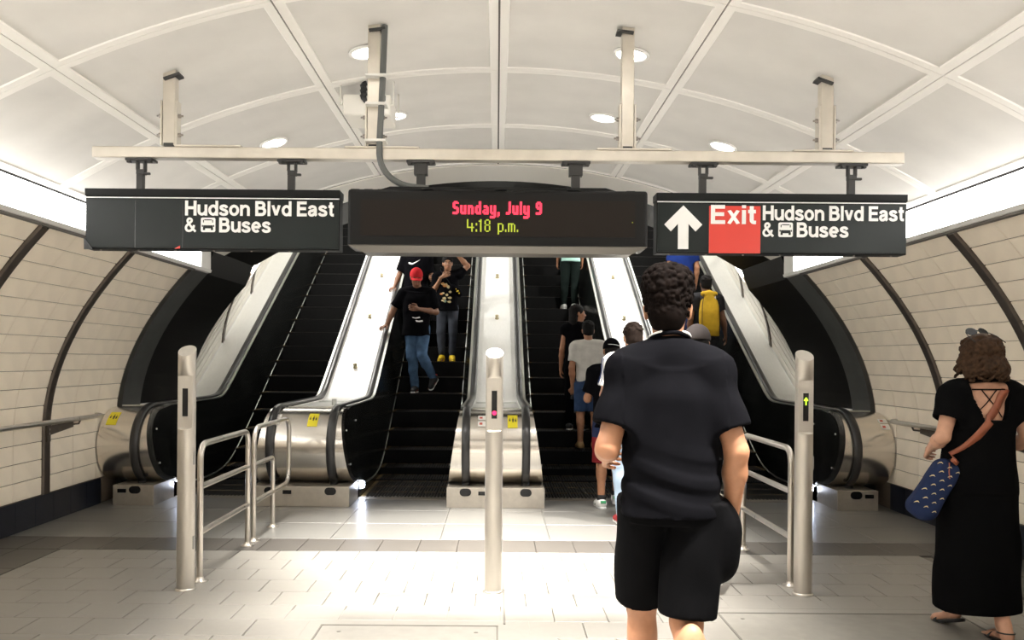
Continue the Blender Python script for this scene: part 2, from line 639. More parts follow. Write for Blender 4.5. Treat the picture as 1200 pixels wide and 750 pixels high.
m = MB()
m.grid([section(Y_RING, 0, 0.0), section(Y_MOUTH, 0, 0.0), section(Y_MOUTH, 0, -0.25), section(Y_RING, 0, -0.25), section(Y_RING, 0, 0.0)], smooth=False)
wall_far = structure(build('wall_far', m, 'portal_black'))
m = MB()
for s in (-1, 1):
    zz = [float(z) for z in np.linspace(0, WALL_TOP + 0.02, 26)]
    prof = lambda y, off: [(s * (wall_x(z) - off), y, z) for z in zz]
    q = [prof(Y_END + 0.002, -0.12), prof(Y_END + 0.002, 0.03), prof(Y_RING + 0.004, 0.03), prof(Y_RING + 0.004, -0.12)]
    m.grid(q if s > 0 else q[::-1], smooth=False)
build('portal_ring', m, 'ring_metal', wall_far)
# plain pale strip of vault between the panels and the black lining
m = MB()
amax = math.asin(CEIL_X / CR)
rows = []
for y, off in ((Y_END + 0.01, 0.0), (Y_END + 0.01, 0.012), (Y_END + 0.80, 0.012), (Y_END + 0.80, -0.05)):
    rows.append([((CR - off) * math.sin(a), y, CTOP - CR + (CR - off) * math.cos(a)) for a in np.linspace(-amax, amax, 40)])
m.grid(rows, smooth=False)
build('vault_strip', m, 'ceiling_metal', wall_far)
# inclined tunnel
Y_TOP = 22.0
dz = (Y_TOP - Y_MOUTH) * TAN
for side, s in (('left', -1), ('right', 1)):
    m = MB()
    zz = [float(z) for z in np.linspace(-0.2, WALL_TOP, 24)]
    rows = []
    for y, d in ((Y_MOUTH, 0), (Y_TOP, dz)):
        rows.append([(s * (wall_x(z) + 0.014), y, z + d) for z in zz] + [(s * (wall_x(z) + 0.16), y, z + d) for z in zz[::-1]])
    m.grid(rows, smooth=False, closed=True)
    w = structure(build('wall_far_' + side, m, 'grout'))
    m = MB()
    shear = Matrix(((1, 0, 0), (0, 1, 0), (0, TAN, 1)))
    for r in range(2, N_ROWS):
        z0, z1 = row_z[r], row_z[r + 1]
        x0, x1 = wall_x(z0), wall_x(z1)
        y = Y_MOUTH
        k = 0
        while y < Y_TOP - 0.2:
            L = 0.452
            if k % 3 == 2: gap = 0.05
            else: gap = 0.003
            ya, yb = y + 0.002, y + L - 0.001
            vs = []
            for yy in (ya, yb):
                for xx, zq in ((x0, z0 + 0.007), (x1, z1 - 0.007)):
                    vs.append((s * xx, yy, zq + (yy - Y_MOUTH) * TAN))
                    vs.append((s * (xx + 0.014), yy, zq + (yy - Y_MOUTH) * TAN))
            f = [(0, 2, 6, 4), (0, 4, 5, 1), (2, 3, 7, 6), (0, 1, 3, 2), (4, 6, 7, 5)]
            m.add(vs, f if s < 0 else [q[::-1] for q in f])
            y += L + gap
            k += 1
    o = build('wall_tile_field', m, 'incline_tile', w); o['kind'] = 'stuff'
    for k in range(1, 8):
        yc = Y_MOUTH + k * (3 * 0.452 + 0.056) - 0.028
        rr = []
        for z in np.linspace(0.5, WALL_TOP, 18):
            z = float(z)
            ring = []
            for dy, dn in ((-0.045, -0.005), (-0.045, 0.02), (0.045, 0.02), (0.045, -0.005)):
                ring.append((s * (wall_x(z) - dn), yc + dy, z + (yc + dy - Y_MOUTH) * TAN))
            rr.append(ring)
        mm = MB(); mm.grid(rr, smooth=False)
        build('rib', mm, 'rib_metal', w)
    m = MB()
    rows = []
    for y in (Y_MOUTH + 0.3, Y_TOP):
        d = (y - Y_MOUTH) * TAN
        rows.append([(s * 3.24, y, 2.420 + d), (s * 3.14, y, 2.640 + d), (s * 3.22, y, 2.650 + d), (s * 3.28, y, 2.450 + d)])
    m.grid(rows, smooth=False, closed=True)
    o = build('cove_light', m, 'cove_incline')
    tag(o, 'glowing white light strip sloping up with the escalators along the %s tunnel wall' % side, 'cove light')
m = MB()
rows = []
for y, d in ((Y_MOUTH, 0), (Y_TOP, dz)):
    A = [(CR * math.sin(a), y, CTOP - CR + CR * math.cos(a) + d) for a in np.linspace(-amax - 0.02, amax + 0.02, 24)]
    B = [((CR + 0.1) * math.sin(a), y, CTOP - CR + (CR + 0.1) * math.cos(a) + d) for a in np.linspace(amax + 0.02, -amax - 0.02, 24)]
    rows.append(A + B)
m.grid(rows, smooth=False, closed=True)
structure(build('ceiling_far', m, 'ceiling_paint'))
m = MB(); m.box((0, Y_TOP + 0.4, 4.0 + dz / 2), (8.6, 0.1, 14))
structure(build('wall_top', m, 'portal_black'))
m = MB()
m.box((0, (Y_END + Y_MOUTH) / 2 - 0.2, -0.5), (8.2, Y_MOUTH - Y_END + 0.3, 0.1))
structure(build('trim_3', m, 'portal_black'))
m = MB()
m.grid([[(-4.1, y, -0.45 + max(0, y - 10.9) * TAN - 0.2), (4.1, y, -0.45 + max(0, y - 10.9) * TAN - 0.2)] for y in (10.9, Y_TOP + 0.3)], smooth=False)
m.grid([[(4.1, y, -0.5 + max(0, y - 10.9) * TAN - 0.2), (-4.1, y, -0.5 + max(0, y - 10.9) * TAN - 0.2)] for y in (10.9, Y_TOP + 0.3)], smooth=False)
structure(build('floor_far', m, 'portal_black'))
# ------------------------------------------------------------------ escalators
PITCH = 1.94


def softp(t, w):
    t = t / w
    return w * (t if t > 30 else math.log1p(math.exp(t)))


def rail_z(y):
    return 0.98 + TAN * softp(y - 11.0, 0.09)


def step_z(y):
    return TAN * softp(y - 10.8, 0.22)


NY, NZ, NRY, NRZ = 8.87, 0.58, 0.42, 0.38       # nose of the newel, side view ellipse


def skirt_z(y):
    return step_z(y) + 0.06 + 0.14 * math.exp(-max(0.0, y - 8.9) / 0.45)


def half_w(z, zb, zt):
    return 0.485 - 0.115 * min(1.0, max(0.0, (z - zb) / (zt - zb)))


STATIONS = [9.0, 9.2, 9.4, 9.7, 10.0, 10.3, 10.6, 10.8, 10.9, 10.95, 11.0, 11.05, 11.1, 11.2, 11.35, 11.5] + \
           [11.5 + 0.75 * k for k in range(1, 15)]


def balustrade(x0, sides, label, sticker_x, card_x):
    """the part between two escalators: newel, skirts, handrails, deck; sides = which flanks face an escalator"""
    root = empty('escalator_balustrade', (x0, 8.7, 0))
    tag(root, label, 'balustrade', 'newels and balustrades of the escalator bank')
    O = Vector((0, -8.7, 0))
    outer = None if len(sides) == 2 else -sides[0]
    lim = 0.075
    def xs(hw):
        """left and right x of the unit where its flank half width is hw"""
        l = -hw if -1 in sides else -lim
        r = hw if 1 in sides else lim
        return l, r
    P = lambda x, y, z: (x, y - 8.7, z)
    # plinth
    m = MB()
    l, r = xs(0.487)
    if len(sides) == 1: l, r = min(sides[0] * 0.08, sides[0] * 0.487), max(sides[0] * 0.08, sides[0] * 0.487)
    m.box(P((l + r) / 2, 8.80, 0.10), (r - l, 0.66, 0.20))
    pl = build('plinth', m, 'plinth_steel', root, bevel=0.004)
    for s in sides:
        m = MB()
        m.prism(round_poly(0.115, 0.075, 0.037), 0.012, Matrix.Translation(P(s * 0.30, 8.473, 0.155)) @ Matrix.Rotation(PI / 2, 4, 'X'))
        build('handrail_inlet', m, 'slot_black', pl)
    m = MB()
    m.prism(round_poly(0.085, 0.038, 0.004), 0.01, Matrix.Translation(P((-0.13 if len(sides) == 2 else sides[0] * 0.17), 8.473, 0.145)) @ Matrix.Rotation(PI / 2, 4, 'X'))
    build('vent_slot', m, 'slot_black', pl)
    # silver nose
    m = MB()
    rows = []
    for k in range(29):
        t = -PI / 2 + PI * k / 28
        y, z = NY - NRY * math.cos(t), NZ + NRZ * math.sin(t)
        l, r = xs(half_w(z, 0.2, 0.96))
        rows.append([P(l + (r - l) * q / 6, y, z) for q in range(7)])
    l, r = xs(half_w(0.96, 0.2, 0.96))
    rows.append([P(l + (r - l) * q / 6, 8.97, 0.96) for q in range(7)])
    rows.append([P(l + (r - l) * q / 6, 8.97, 0.90) for q in range(7)])
    m.grid(rows)
    nose = build('newel', m, 'newel_steel', root)
    m = MB()
    lo, ro = (-0.245 if -1 in sides else -lim), (0.245 if 1 in sides else lim)
    m.box(P((lo + ro) / 2, 8.985, 0.955), (ro - lo, 0.03, 0.03))
    build('front_lip', m, 'rail_guide', root)
    # stickers
    def sticker(name, xc, w, t0, t1, mat_i, parent, lift=0.003, mm=None):
        g = MB() if mm is None else mm
        rr = []
        for k in range(7):
            t = t0 + (t1 - t0) * k / 6
            n = Vector((0, -math.cos(t) / NRY, math.sin(t) / NRZ)).normalized()
            y, z = NY - NRY * math.cos(t), NZ + NRZ * math.sin(t)
            rr.append([Vector(P(xc + w * (q - 0.5), y, z)) + n * lift for q in (0, 1)])
        g.grid(rr, mi=0)
        if mm is None:
            return build(name, g, mat_i, parent)
    if sticker_x is not None:
        st = sticker('warning_label', sticker_x, 0.10, R(34), R(60), 'sticker_yellow', nose)
        st['label'] = 'yellow warning label with small dark figures'
        g = MB()
        for q, (dx, w, t0, t1) in enumerate(((-0.028, 0.014, 46, 50), (0.004, 0.012, 44, 52), (0.004, 0.02, 47, 50), (0.03, 0.014, 45, 50), (-0.028, 0.008, 50.6, 52), (0.004, 0.008, 52.6, 54), (0.03, 0.008, 50.6, 52))):
            sticker('', sticker_x + dx, w, R(t0), R(t1), None, None, 0.0045, g)
        build('pictogram', g, 'sticker_ink', st)
    if card_x is not None:
        for t0, t1 in ((48, 58), (36, 46)):
            c = sticker('notice_card', card_x, 0.085, R(t0), R(t1), 'sticker_white', nose)
            g = MB()
            sticker('', card_x - 0.012, 0.03, R(t0 + 3), R(t1 - 3), None, None, 0.0045, g)
            build('notice_mark', g, 'sticker_red', c)
    # black flanks
    for s in sides:
        m = MB()
        rows = []
        for k in range(1, 13):
            t = PI / 2 * k / 12
            y = NY - NRY * math.cos(PI / 2 - t) if False else NY - (NRY - 0.004) * math.cos(t)
            h = (NRZ - 0.004) * math.sin(t)
            rows.append([P(s * (half_w(NZ - h + 2 * h * q / 8, 0.2, 0.96) + 0.002), y, NZ - h + 2 * h * q / 8) for q in range(9)])
        y = STATIONS[0]
        rows.append([P(s * (half_w(0.2 + 0.76 * q / 8, 0.2, 0.96) + 0.002), y, 0.2 + 0.76 * q / 8) for q in range(9)])
        m.grid(rows if s < 0 else [q[::-1] for q in rows])
        build('newel_flank', m, 'newel_steel', nose)
        m = MB()
        rows = []
        for k in range(1, 13):
            t = PI / 2 * k / 12
            y = 9.0 - 0.40 * math.cos(t)
            h = 0.36 * math.sin(t)
            rows.append([P(s * (half_w(NZ - h + 2 * h * q / 8, 0.2, 0.96) + 0.007), y, NZ - h + 2 * h * q / 8) for q in range(9)])
        for y in STATIONS[1:]:
            zb, zt = skirt_z(y), rail_z(y) - 0.02
            rows.append([P(s * (half_w(zb + (zt - zb) * q / 8, zb, zt) + 0.006), y, zb + (zt - zb) * q / 8) for q in range(9)])
        m.grid(rows if s < 0 else [q[::-1] for q in rows])
        fl = build('side_panel', m, 'black_panel', root)
        # skirt below and its trim
        m = MB()
        rows = [[P(s * 0.487, y, skirt_z(y)), P(s * 0.487, y, step_z(y) - 0.45)] for y in [8.5] + STATIONS]
        rows[0] = [P(s * 0.487, 9.13, 0.2), P(s * 0.487, 9.13, -0.45)]
        m.grid(rows if s > 0 else [q[::-1] for q in rows], smooth=False)
        build('skirt', m, 'black_panel', root)
        m = MB()
        pts = [P(s * 0.489, y, skirt_z(y) + 0.004) for y in STATIONS]
        m.tube(pts, 0.010, 6)
        build('skirt_trim', m, 'trim_steel', root)
        # screws on the flank by the newel
        for y, z in ((8.72, 0.74), (8.68, 0.40), (9.35, 0.80)):
            m = MB()
            m.lathe([(0.010, -0.004), (0.010, 0.004), (0.0, 0.006)], P(s * (half_w(z, 0.2, 0.96) + 0.009), y, z), 8, 0, Matrix.Rotation(s * PI / 2, 3, 'Y'))
            build('screw', m, 'rail_guide', fl)
        # small light by the comb
        if x0 == 0.0 or s * x0 > 0: lit = False
        else: lit = True
        m = MB()
        m.lathe([(0.046, 0.0), (0.044, 0.02), (0.032, 0.042), (0.0, 0.05)], P(s * 0.487, 9.16, 0.125), 14, 0, Matrix.Rotation(s * PI / 2, 3, 'Y'))
        if lit:
            lt = build('comb_light', m, 'comb_light', root)
            lt['label'] = 'small bluish white light near the comb'
        # handrail
        pts = [P(s * 0.30, 8.56, 0.13)]
        for k in range(0, 25):
            t = R(-62) + (PI / 2 + R(62)) * k / 24
            pts.append(P(s * 0.30, NY - (NRY + 0.028) * math.cos(t), NZ + (NRZ + 0.02) * math.sin(t)))
        pts += [P(s * 0.30, y, rail_z(y)) for y in STATIONS]
        m = MB(); m.tube(pts, 0.041, 12, up=(1, 0, 0), ry=0.024)
        hr = build('handrail', m, 'handrail_rubber', root)
        # bright guide beside the handrail
        m = MB()
        rows = []
        for y in STATIONS:
            z = rail_z(y) - 0.012
            rows.append([P(s * 0.335, y, z - 0.02), P(s * 0.335, y, z + 0.006), P(s * 0.374, y, z + 0.006), P(s * 0.374, y, z - 0.03)])
        m.grid(rows if s < 0 else [q[::-1] for q in rows], smooth=False)
        build('handrail_guide', m, 'rail_guide', root)
    # deck between the handrails
    m = MB()
    l, r = (-0.27 if -1 in sides else -lim - 0.0), (0.27 if 1 in sides else lim + 0.0)
    rows = []
    for y in [8.97] + STATIONS:
        z = rail_z(y) - 0.045
        rows.append([P(l, y, z + 0.02), P(l + 0.004, y, z), P(r - 0.004, y, z), P(r, y, z + 0.02)])
    m.grid(rows, smooth=False)
    dk = build('deck', m, 'deck_steel', root)
    cxl = 0.0 if len(sides) == 2 else sides[0] * 0.06
    if len(sides) == 2:
        for k in range(7):
            y = 11.72 + 1.3 * k
            z = rail_z(y) - 0.045
            m = MB()
            m.lathe([(0.030, 0), (0.030, 0.018), (0.018, 0.026), (0.018, 0.04), (0.030, 0.046), (0.026, 0.06), (0.0, 0.064)], P(0.0, y, z), 12, 0, Matrix.Rotation(R(30), 3, 'X'))
            build('slide_stop', m, 'knob_bronze', root)
        m = MB()
        m.lathe([(0.028, 0), (0.028, 0.07), (0.0, 0.072)], P(0.06, 9.9, 0.935), 12)
        build('deck_stud', m, 'rail_guide', root)
        m = MB()
        for y in (10.55, 10.72):
            m.box(P(0, y, rail_z(y) - 0.043), (0.50, 0.02, 0.006))
        build('deck_joint', m, 'trim_steel', root)
    return root

balustrade(0.0, (-1, 1), 'middle silver escalator newel standing directly behind the centre bollard', 0.165, -0.14)
balustrade(-PITCH, (-1, 1), 'silver escalator newel with yellow label behind the looped steel railing', 0.10, -0.27)
balustrade(PITCH, (-1, 1), 'escalator newel and pale sloped deck hidden behind the walking man in black', 0.10, -0.2)
balustrade(-2 * PITCH, (1,), 'dark outer escalator newel against the left tiled wall', 0.03, None)
balustrade(2 * PITCH, (-1,), 'dark outer escalator newel against the right tiled wall, beside the woman', None, 0.02)

# moving steps
sm = MB()
W = 2 * (PITCH / 2 - 0.487) - 0.012
sm.box((0, 0.2, -0.13), (W, 0.396, 0.236), mi=0)
for k in range(30):
    x = -W / 2 + W * (k + 0.5) / 30
    sm.add([(x - 0.008, 0.004, -0.012), (x + 0.008, 0.004, -0.012), (x + 0.008, 0.392, -0.012), (x - 0.008, 0.392, -0.012),
            (x - 0.008, 0.004, 0), (x + 0.008, 0.004, 0), (x + 0.008, 0.392, 0), (x - 0.008, 0.392, 0)],
           [(4, 5, 6, 7), (0, 1, 5, 4), (2, 3, 7, 6), (1, 2, 6, 5), (3, 0, 4, 7)], mi=1)
for x in (-W / 2 + 0.022, W / 2 - 0.022):
    sm.box((x, 0.198, -0.004), (0.04, 0.39, 0.010), mi=2)
for k in range(6):
    sm.box((-W / 2 + W * (k + 0.5) / 6, 0.385, -0.004), (W / 6 - 0.02, 0.02, 0.0095), mi=2)
step_me = sm.mesh('step', ['step_metal', 'step_cleat', 'step_yellow'])
ESC = ['leftmost escalator, empty dark steps beside the left tunnel wall',
       'escalator left of the middle newel carrying three people down',
       'escalator right of the middle newel carrying people up in a line',
       'rightmost escalator carrying a rider with a yellow backpack up']
def step_rise(i):
    """the flat entry, then full rises"""
    y = 9.10 + 0.4 * i
    return step_z(y + 0.2)
for i in range(4):
    x = (i - 1.5) * PITCH
    root = empty('escalator', (x, 8.96, 0))
    tag(root, ESC[i], 'escalator', 'escalators side by side')
    m = MB()
    m.box((0, 0.07, -0.02), (W + 0.01, 0.14, 0.045))
    for k in range(24):
        m.box((-W / 2 + W * (k + 0.5) / 24, 0.17, -0.004), (0.012, 0.07, 0.012))
    build('comb_plate', m, 'comb_metal', root)
    for k in range(31):
        link('step', step_me, root, (0, 0.14 + 0.4 * k, step_rise(k)))
# ------------------------------------------------------------------ bollards, railings, signs, lamps
def disc(name, mb_pts, mats, parent): pass

BY = 5.42
def bollard_mesh():
    m = MB()
    n = 32
    r = 0.0555
    flat = 0.030
    def ring(z, cut=None, slope=False):
        out = []
        for k in range(n):
            a = 2 * PI * k / n
            x, y = r * math.cos(a), r * math.sin(a)
            if cut is not None and y < -cut:
                y = -cut
            zz = z + (y * 0.62 if slope else 0.0)
            out.append((x, y, zz))
        return out
    rows = [ring(0.0), ring(1.018)]
    # scalloped shoulder up to the flat instrument face
    sc = []
    for (x, y, z) in ring(1.03, flat):
        sc.append((x, y, z))
    rows += [ring(1.019), sc, ring(1.355, flat), ring(1.375), ring(1.515, None, True)]
    m.grid(rows, closed=True)
    m.sm = [False if (i // n) in (1, 2, 3) else True for i in range(len(m.f))]
    top = rows[-1]
    m.add(top, [list(range(n))], 0)
    m.lathe([(0.064, 0.0), (0.064, 0.006), (0.056, 0.012)], (0, 0, 0), 28, 0)
    return m.mesh('post', 'bollard_steel')
bol_me = bollard_mesh()
BOL = [(-1.965, 'steel sensor bollard with a dark blank slot, left of the three', None),
       (-0.012, 'middle steel sensor bollard showing a red light before the escalator newel', 'stop'),
       (1.955, 'steel sensor bollard with a green arrow, right of the man in black', 'go')]
for x, lab, kind in BOL:
    root = empty('sensor_bollard', (x, BY, 0))
    tag(root, lab, 'bollard', 'row of steel sensor bollards')
    post = link('post', bol_me, root)
    m = MB(); m.box((0, -0.0305, 1.188), (0.034, 0.004, 0.176))
    slot = build('display', m, 'slot_black', root)
    for z in (0.835, 0.30):
        m = MB(); m.box((0.052, -0.010, z), (0.012, 0.026, 0.085))
        build('sensor_window', m, 'plate_grey', root, bevel=0.003)
    T = Matrix.Translation((0, -0.033, 0)) @ Matrix.Rotation(PI / 2, 4, 'X')
    if kind == 'stop':
        m = MB()
        m.prism([(0.0135 * math.cos(2 * PI * k / 14), 1.136 + 0.0135 * math.sin(2 * PI * k / 14)) for k in range(14)], 0.002, T)
        o = build('stop_light', m, 'led_stop', slot)
    elif kind == 'go':
        m = MB()
        z = 1.225
        m.prism([(0, z + 0.026), (0.0145, z + 0.006), (0.009, z + 0.001), (0.0035, z + 0.009), (0.0035, z - 0.024), (-0.0035, z - 0.024), (-0.0035, z + 0.009), (-0.009, z + 0.001), (-0.0145, z + 0.006)], 0.002, T)
        o = build('arrow_light', m, 'led_arrow', slot)


def railing(x, label_a, label_b):
    r = 0.0205
    y0, y1 = 5.62, 6.70
    root = empty('steel_railing', (x, y0, 0)); tag(root, label_a, 'railing', 'tubular guard railings')
    m = MB()
    pts = fillet_path([(0, 0, 0), (0, 0, 0.90), (0, y1 - y0, 0.90), (0, y1 - y0, 0)], 0.11, 8)
    m.tube(pts, r, 14)
    build('hoop', m, 'steel', root)
    for z in (0.62, 0.32):
        m = MB(); m.tube([(0, 0, z), (0, y1 - y0, z)], r * 0.95, 14); build('cross_bar', m, 'steel', root)
    for y in (0, y1 - y0):
        m = MB(); m.lathe([(0.052, 0), (0.052, 0.006), (0.030, 0.012), (0.024, 0.03)], (0, y, 0), 24); build('base_flange', m, 'steel', root)
    ya, yb, yc = 6.86, 7.45, 8.02
    root = empty('steel_railing', (x, ya, 0)); tag(root, label_b, 'railing', 'tubular guard railings')
    m = MB()
    L = yc - ya
    pts = fillet_path([(0, 0, 0), (0, 0, 0.91), (0, L, 0.91), (0, L, 0.31), (0, 0, 0.31)], 0.16, 8)
    m.tube(pts, r, 14)
    build('hoop', m, 'steel', root)
    m = MB()
    pts = fillet_path([(0, 0, 0.61), (0, yb - ya, 0.61), (0, yb - ya, 0)], 0.07, 6)
    m.tube(pts, r * 0.95, 14)
    build('inner_post', m, 'steel', root)
    for y in (0, yb - ya):
        m = MB(); m.lathe([(0.052, 0), (0.052, 0.006), (0.030, 0.012), (0.024, 0.03)], (0, y, 0), 24); build('base_flange', m, 'steel', root)

railing(-1.945, 'steel pipe railing with two cross bars right of the left bollard', 'looped steel pipe railing nearer the silver newel with yellow label')
railing(1.945, 'steel pipe railing with two cross bars between the man and right bollard', 'looped steel pipe railing hidden behind the man in black')

# wall handrails
for side, s in (('left', -1), ('right', 1)):
    root = empty('wall_handrail', (s * 3.86, 8.4, 0))
    tag(root, 'metal handrail pipe bracketed along the %s tiled wall' % side, 'handrail')
    m = MB()
    m.tube(fillet_path([(0, -14.0, 0.90), (0, -0.05, 0.90), (s * 0.085, 0.02, 0.90)], 0.06, 6), 0.022, 14)
    build('pipe', m, 'steel', root)
    for k in range(0, 8):
        y = Y_END - BAY * (k + 1) - 8.4
        if y < -13.9: break
        m = MB()
        T = Matrix.Translation((s * 0.08, y, 0.0)) @ Matrix.Rotation(PI / 2, 4, 'Z') @ Matrix.Rotation(PI / 2, 4, 'X')
        m.prism([(-0.02, 0.86), (0.42, 0.87), (0.42, 0.82), (-0.02, 0.775)], 0.012, T)
        m.tube([(s * 0.07, y + 0.40, 0.845), (s * 0.02, y + 0.42, 0.85), (0, y + 0.42, 0.895)], 0.009, 8)
        m.box((s * 0.085, y, 0.80), (0.02, 0.06, 0.16))
        b = build('bracket', m, 'rib_metal', root)
        m = MB()
        for z in (0.79, 0.83):
            m.lathe([(0.012, 0), (0.012, 0.008), (0.0, 0.011)], (s * 0.076, y, z), 8, 0, Matrix.Rotation(-s * PI / 2, 3, 'Y'))
        build('bolt', m, 'bolt', b)

# the beam that carries the signs
SY = 5.18
BEAM_Z = 2.708
root = empty('sign_beam', (0, SY, BEAM_Z))
tag(root, 'long square steel beam hung below the ceiling carrying the three signs', 'beam')
m = MB(); m.box((0.0, 0, 0), (4.90, 0.08, 0.068))
build('beam', m, 'beam_steel', root, bevel=0.006)
m = MB()
for x, w in ((-1.75, 0.40), (-0.70, 0.45), (0.82, 0.45), (1.96, 0.36)):
    m.box((x, 0, 0.039), (w, 0.09, 0.010))
build('splice_plate', m, 'beam_steel', root)
for x in (-1.99, -0.755, 0.78, 1.985):
    top = ceil_z(x) - BEAM_Z + 0.02
    h = MB()
    h.box((x, 0, 0.044 + (top - 0.044) / 2), (0.075, 0.06, top - 0.044))
    for sx in (-1, 1):
        h.box((x + sx * 0.045, 0, 0.044 + 0.135), (0.012, 0.07, 0.27))
    hg = build('hanger', h, 'beam_steel', root, bevel=0.003)
    m = MB()
    m.box((x, -0.002, 0.048), (0.058, 0.068, 0.018))
    m.box((x + (0.02 if x < 0 else -0.02), -0.01, ceil_z(x) - BEAM_Z - 0.018 - (0.008)), (0.10, 0.085, 0.014), Matrix.Rotation(math.asin(x / CR), 3, 'Y'))
    build('slot', m, 'beam_dark', hg)
    m = MB()
    for sx in (-1, 1):
        for z in (0.11, 0.225):
            m.lathe([(0.013, 0.0), (0.013, 0.014), (0.006, 0.016), (0.006, 0.028), (0.0, 0.03)], (x + sx * 0.051, -0.01, z), 8, 0, Matrix.Rotation(sx * PI / 2, 3, 'Y'))
    build('bolt', m, 'bolt', hg)
# hanging clamps below the beam
CL = [(-2.165, 0), (-1.25, 0), (-0.468, 1), (0.470, 1), (1.245, 0), (2.145, 0)]
for x, big in CL:
    m = MB()
    w = 0.17 if big else 0.165
    m.box((x, 0, -0.044), (w, 0.09, 0.016))
    m.box((x - w / 2 + 0.02, -0.03, -0.056), (0.022, 0.03, 0.018)); m.box((x + w / 2 - 0.02, -0.03, -0.056), (0.022, 0.03, 0.018))
    if big:
        m.box((x, 0, -0.085), (0.082, 0.06, 0.07)); m.box((x, 0, -0.15), (0.052, 0.045, 0.16))
    else:
        for sx in (-1, 1): m.box((x + sx * 0.022, 0, -0.075), (0.012, 0.04, 0.06))
        m.box((x, 0, -0.115), (0.05, 0.045, 0.03)); m.box((x + 0.022, -0.01, -0.125), (0.07, 0.02, 0.014))
        m.box((x - 0.004, 0, -0.18), (0.042, 0.035, 0.12))
    build('sign_clamp', m, 'bracket_black', root, bevel=0.003)

def ell_arc(cx, cy, rx, ry, a0, a1, n=20):
    return [(cx + rx * math.cos(R(a0 + (a1 - a0) * k / n)), cy + ry * math.sin(R(a0 + (a1 - a0) * k / n))) for k in range(n + 1)]


def spline2(P, n=6):
    out = []
    for i in range(len(P) - 1):
        p0, p1, p2, p3 = P[max(0, i - 1)], P[i], P[i + 1], P[min(len(P) - 1, i + 2)]
        for k in range(n):
            t = k / n
            out.append(tuple(0.5 * (2 * b + (c - a) * t + (2 * a - 5 * b + 4 * c - d) * t * t + (3 * b - a - 3 * c + d) * t ** 3)
                             for a, b, c, d in zip(p0, p1, p2, p3)))
    out.append(P[-1])
    return out


GLY = {   # bold grotesque capitals and lower case: width, then centre lines of the strokes (capital height = 1)
 'H': (0.78, [[(0.10, 0), (0.10, 1)], [(0.68, 0), (0.68, 1)], [(0.10, 0.52), (0.68, 0.52)]]),
 'u': (0.66, [[(0.09, 0.74), (0.09, 0.30)] + ell_arc(0.29, 0.29, 0.20, 0.20, 180, 290, 10) + [(0.44, 0.13), (0.57, 0.28)], [(0.57, 0), (0.57, 0.74)]]),
 'd': (0.67, [ell_arc(0.33, 0.37, 0.24, 0.285, 0, 360, 28), [(0.575, 0), (0.575, 1)]]),
 's': (0.60, [spline2([(0.52, 0.53), (0.45, 0.63), (0.30, 0.66), (0.14, 0.61), (0.12, 0.50), (0.24, 0.42), (0.40, 0.36), (0.51, 0.27), (0.49, 0.13), (0.31, 0.08), (0.13, 0.12), (0.07, 0.23)])]),
 'o': (0.68, [ell_arc(0.34, 0.37, 0.25, 0.285, 0, 360, 28)]),
 'n': (0.66, [[(0.09, 0), (0.09, 0.74)], [(0.09, 0.46), (0.20, 0.60)] + ell_arc(0.36, 0.45, 0.21, 0.205, 120, 0, 10) + [(0.57, 0.0)]]),
 'B': (0.76, [[(0.10, 0), (0.10, 1)], [(0.10, 0.905), (0.40, 0.905)] + ell_arc(0.40, 0.72, 0.19, 0.185, 90, -90, 10) + [(0.10, 0.535)], [(0.10, 0.535), (0.43, 0.535)] + ell_arc(0.43, 0.315, 0.22, 0.22, 90, -90, 10) + [(0.10, 0.095)]]),
 'l': (0.20, [[(0.10, 0), (0.10, 1)]]),
 'v': (0.62, [[(0.09, 0.74), (0.31, 0.06)], [(0.53, 0.74), (0.31, 0.06)]]),
 'E': (0.68, [[(0.10, 0), (0.10, 1)], [(0.10, 0.905), (0.66, 0.905)], [(0.10, 0.515), (0.62, 0.515)], [(0.10, 0.095), (0.67, 0.095)]]),
 'a': (0.63, [spline2([(0.09, 0.50), (0.15, 0.61), (0.31, 0.66), (0.47, 0.60), (0.51, 0.47)]) + [(0.51, 0.12), (0.58, 0.05)], spline2([(0.51, 0.44), (0.33, 0.39), (0.14, 0.33), (0.09, 0.20), (0.17, 0.09), (0.33, 0.09), (0.51, 0.26)])]),
 't': (0.40, [[(0.19, 0.95), (0.19, 0.22)] + ell_arc(0.31, 0.21, 0.12, 0.12, 180, 265, 6) + [(0.39, 0.09)], [(0.02, 0.665), (0.38, 0.665)]]),
 'e': (0.66, [[(0.12, 0.37), (0.58, 0.37)], ell_arc(0.335, 0.37, 0.245, 0.285, 0, 312, 26)]),
 '&': (0.78, [spline2([(0.76, 0.04), (0.52, 0.30), (0.27, 0.62), (0.21, 0.77), (0.27, 0.89), (0.38, 0.915), (0.48, 0.85), (0.48, 0.74), (0.36, 0.62), (0.17, 0.46), (0.10, 0.29), (0.17, 0.13), (0.33, 0.085), (0.50, 0.16), (0.62, 0.34), (0.65, 0.48)])]),
 'x': (0.62, [[(0.10, 0.74), (0.53, 0)], [(0.52, 0.74), (0.09, 0)]]),
 'i': (0.20, [[(0.10, 0), (0.10, 0.74)], [(0.10, 0.84), (0.10, 1.0)]]),
}


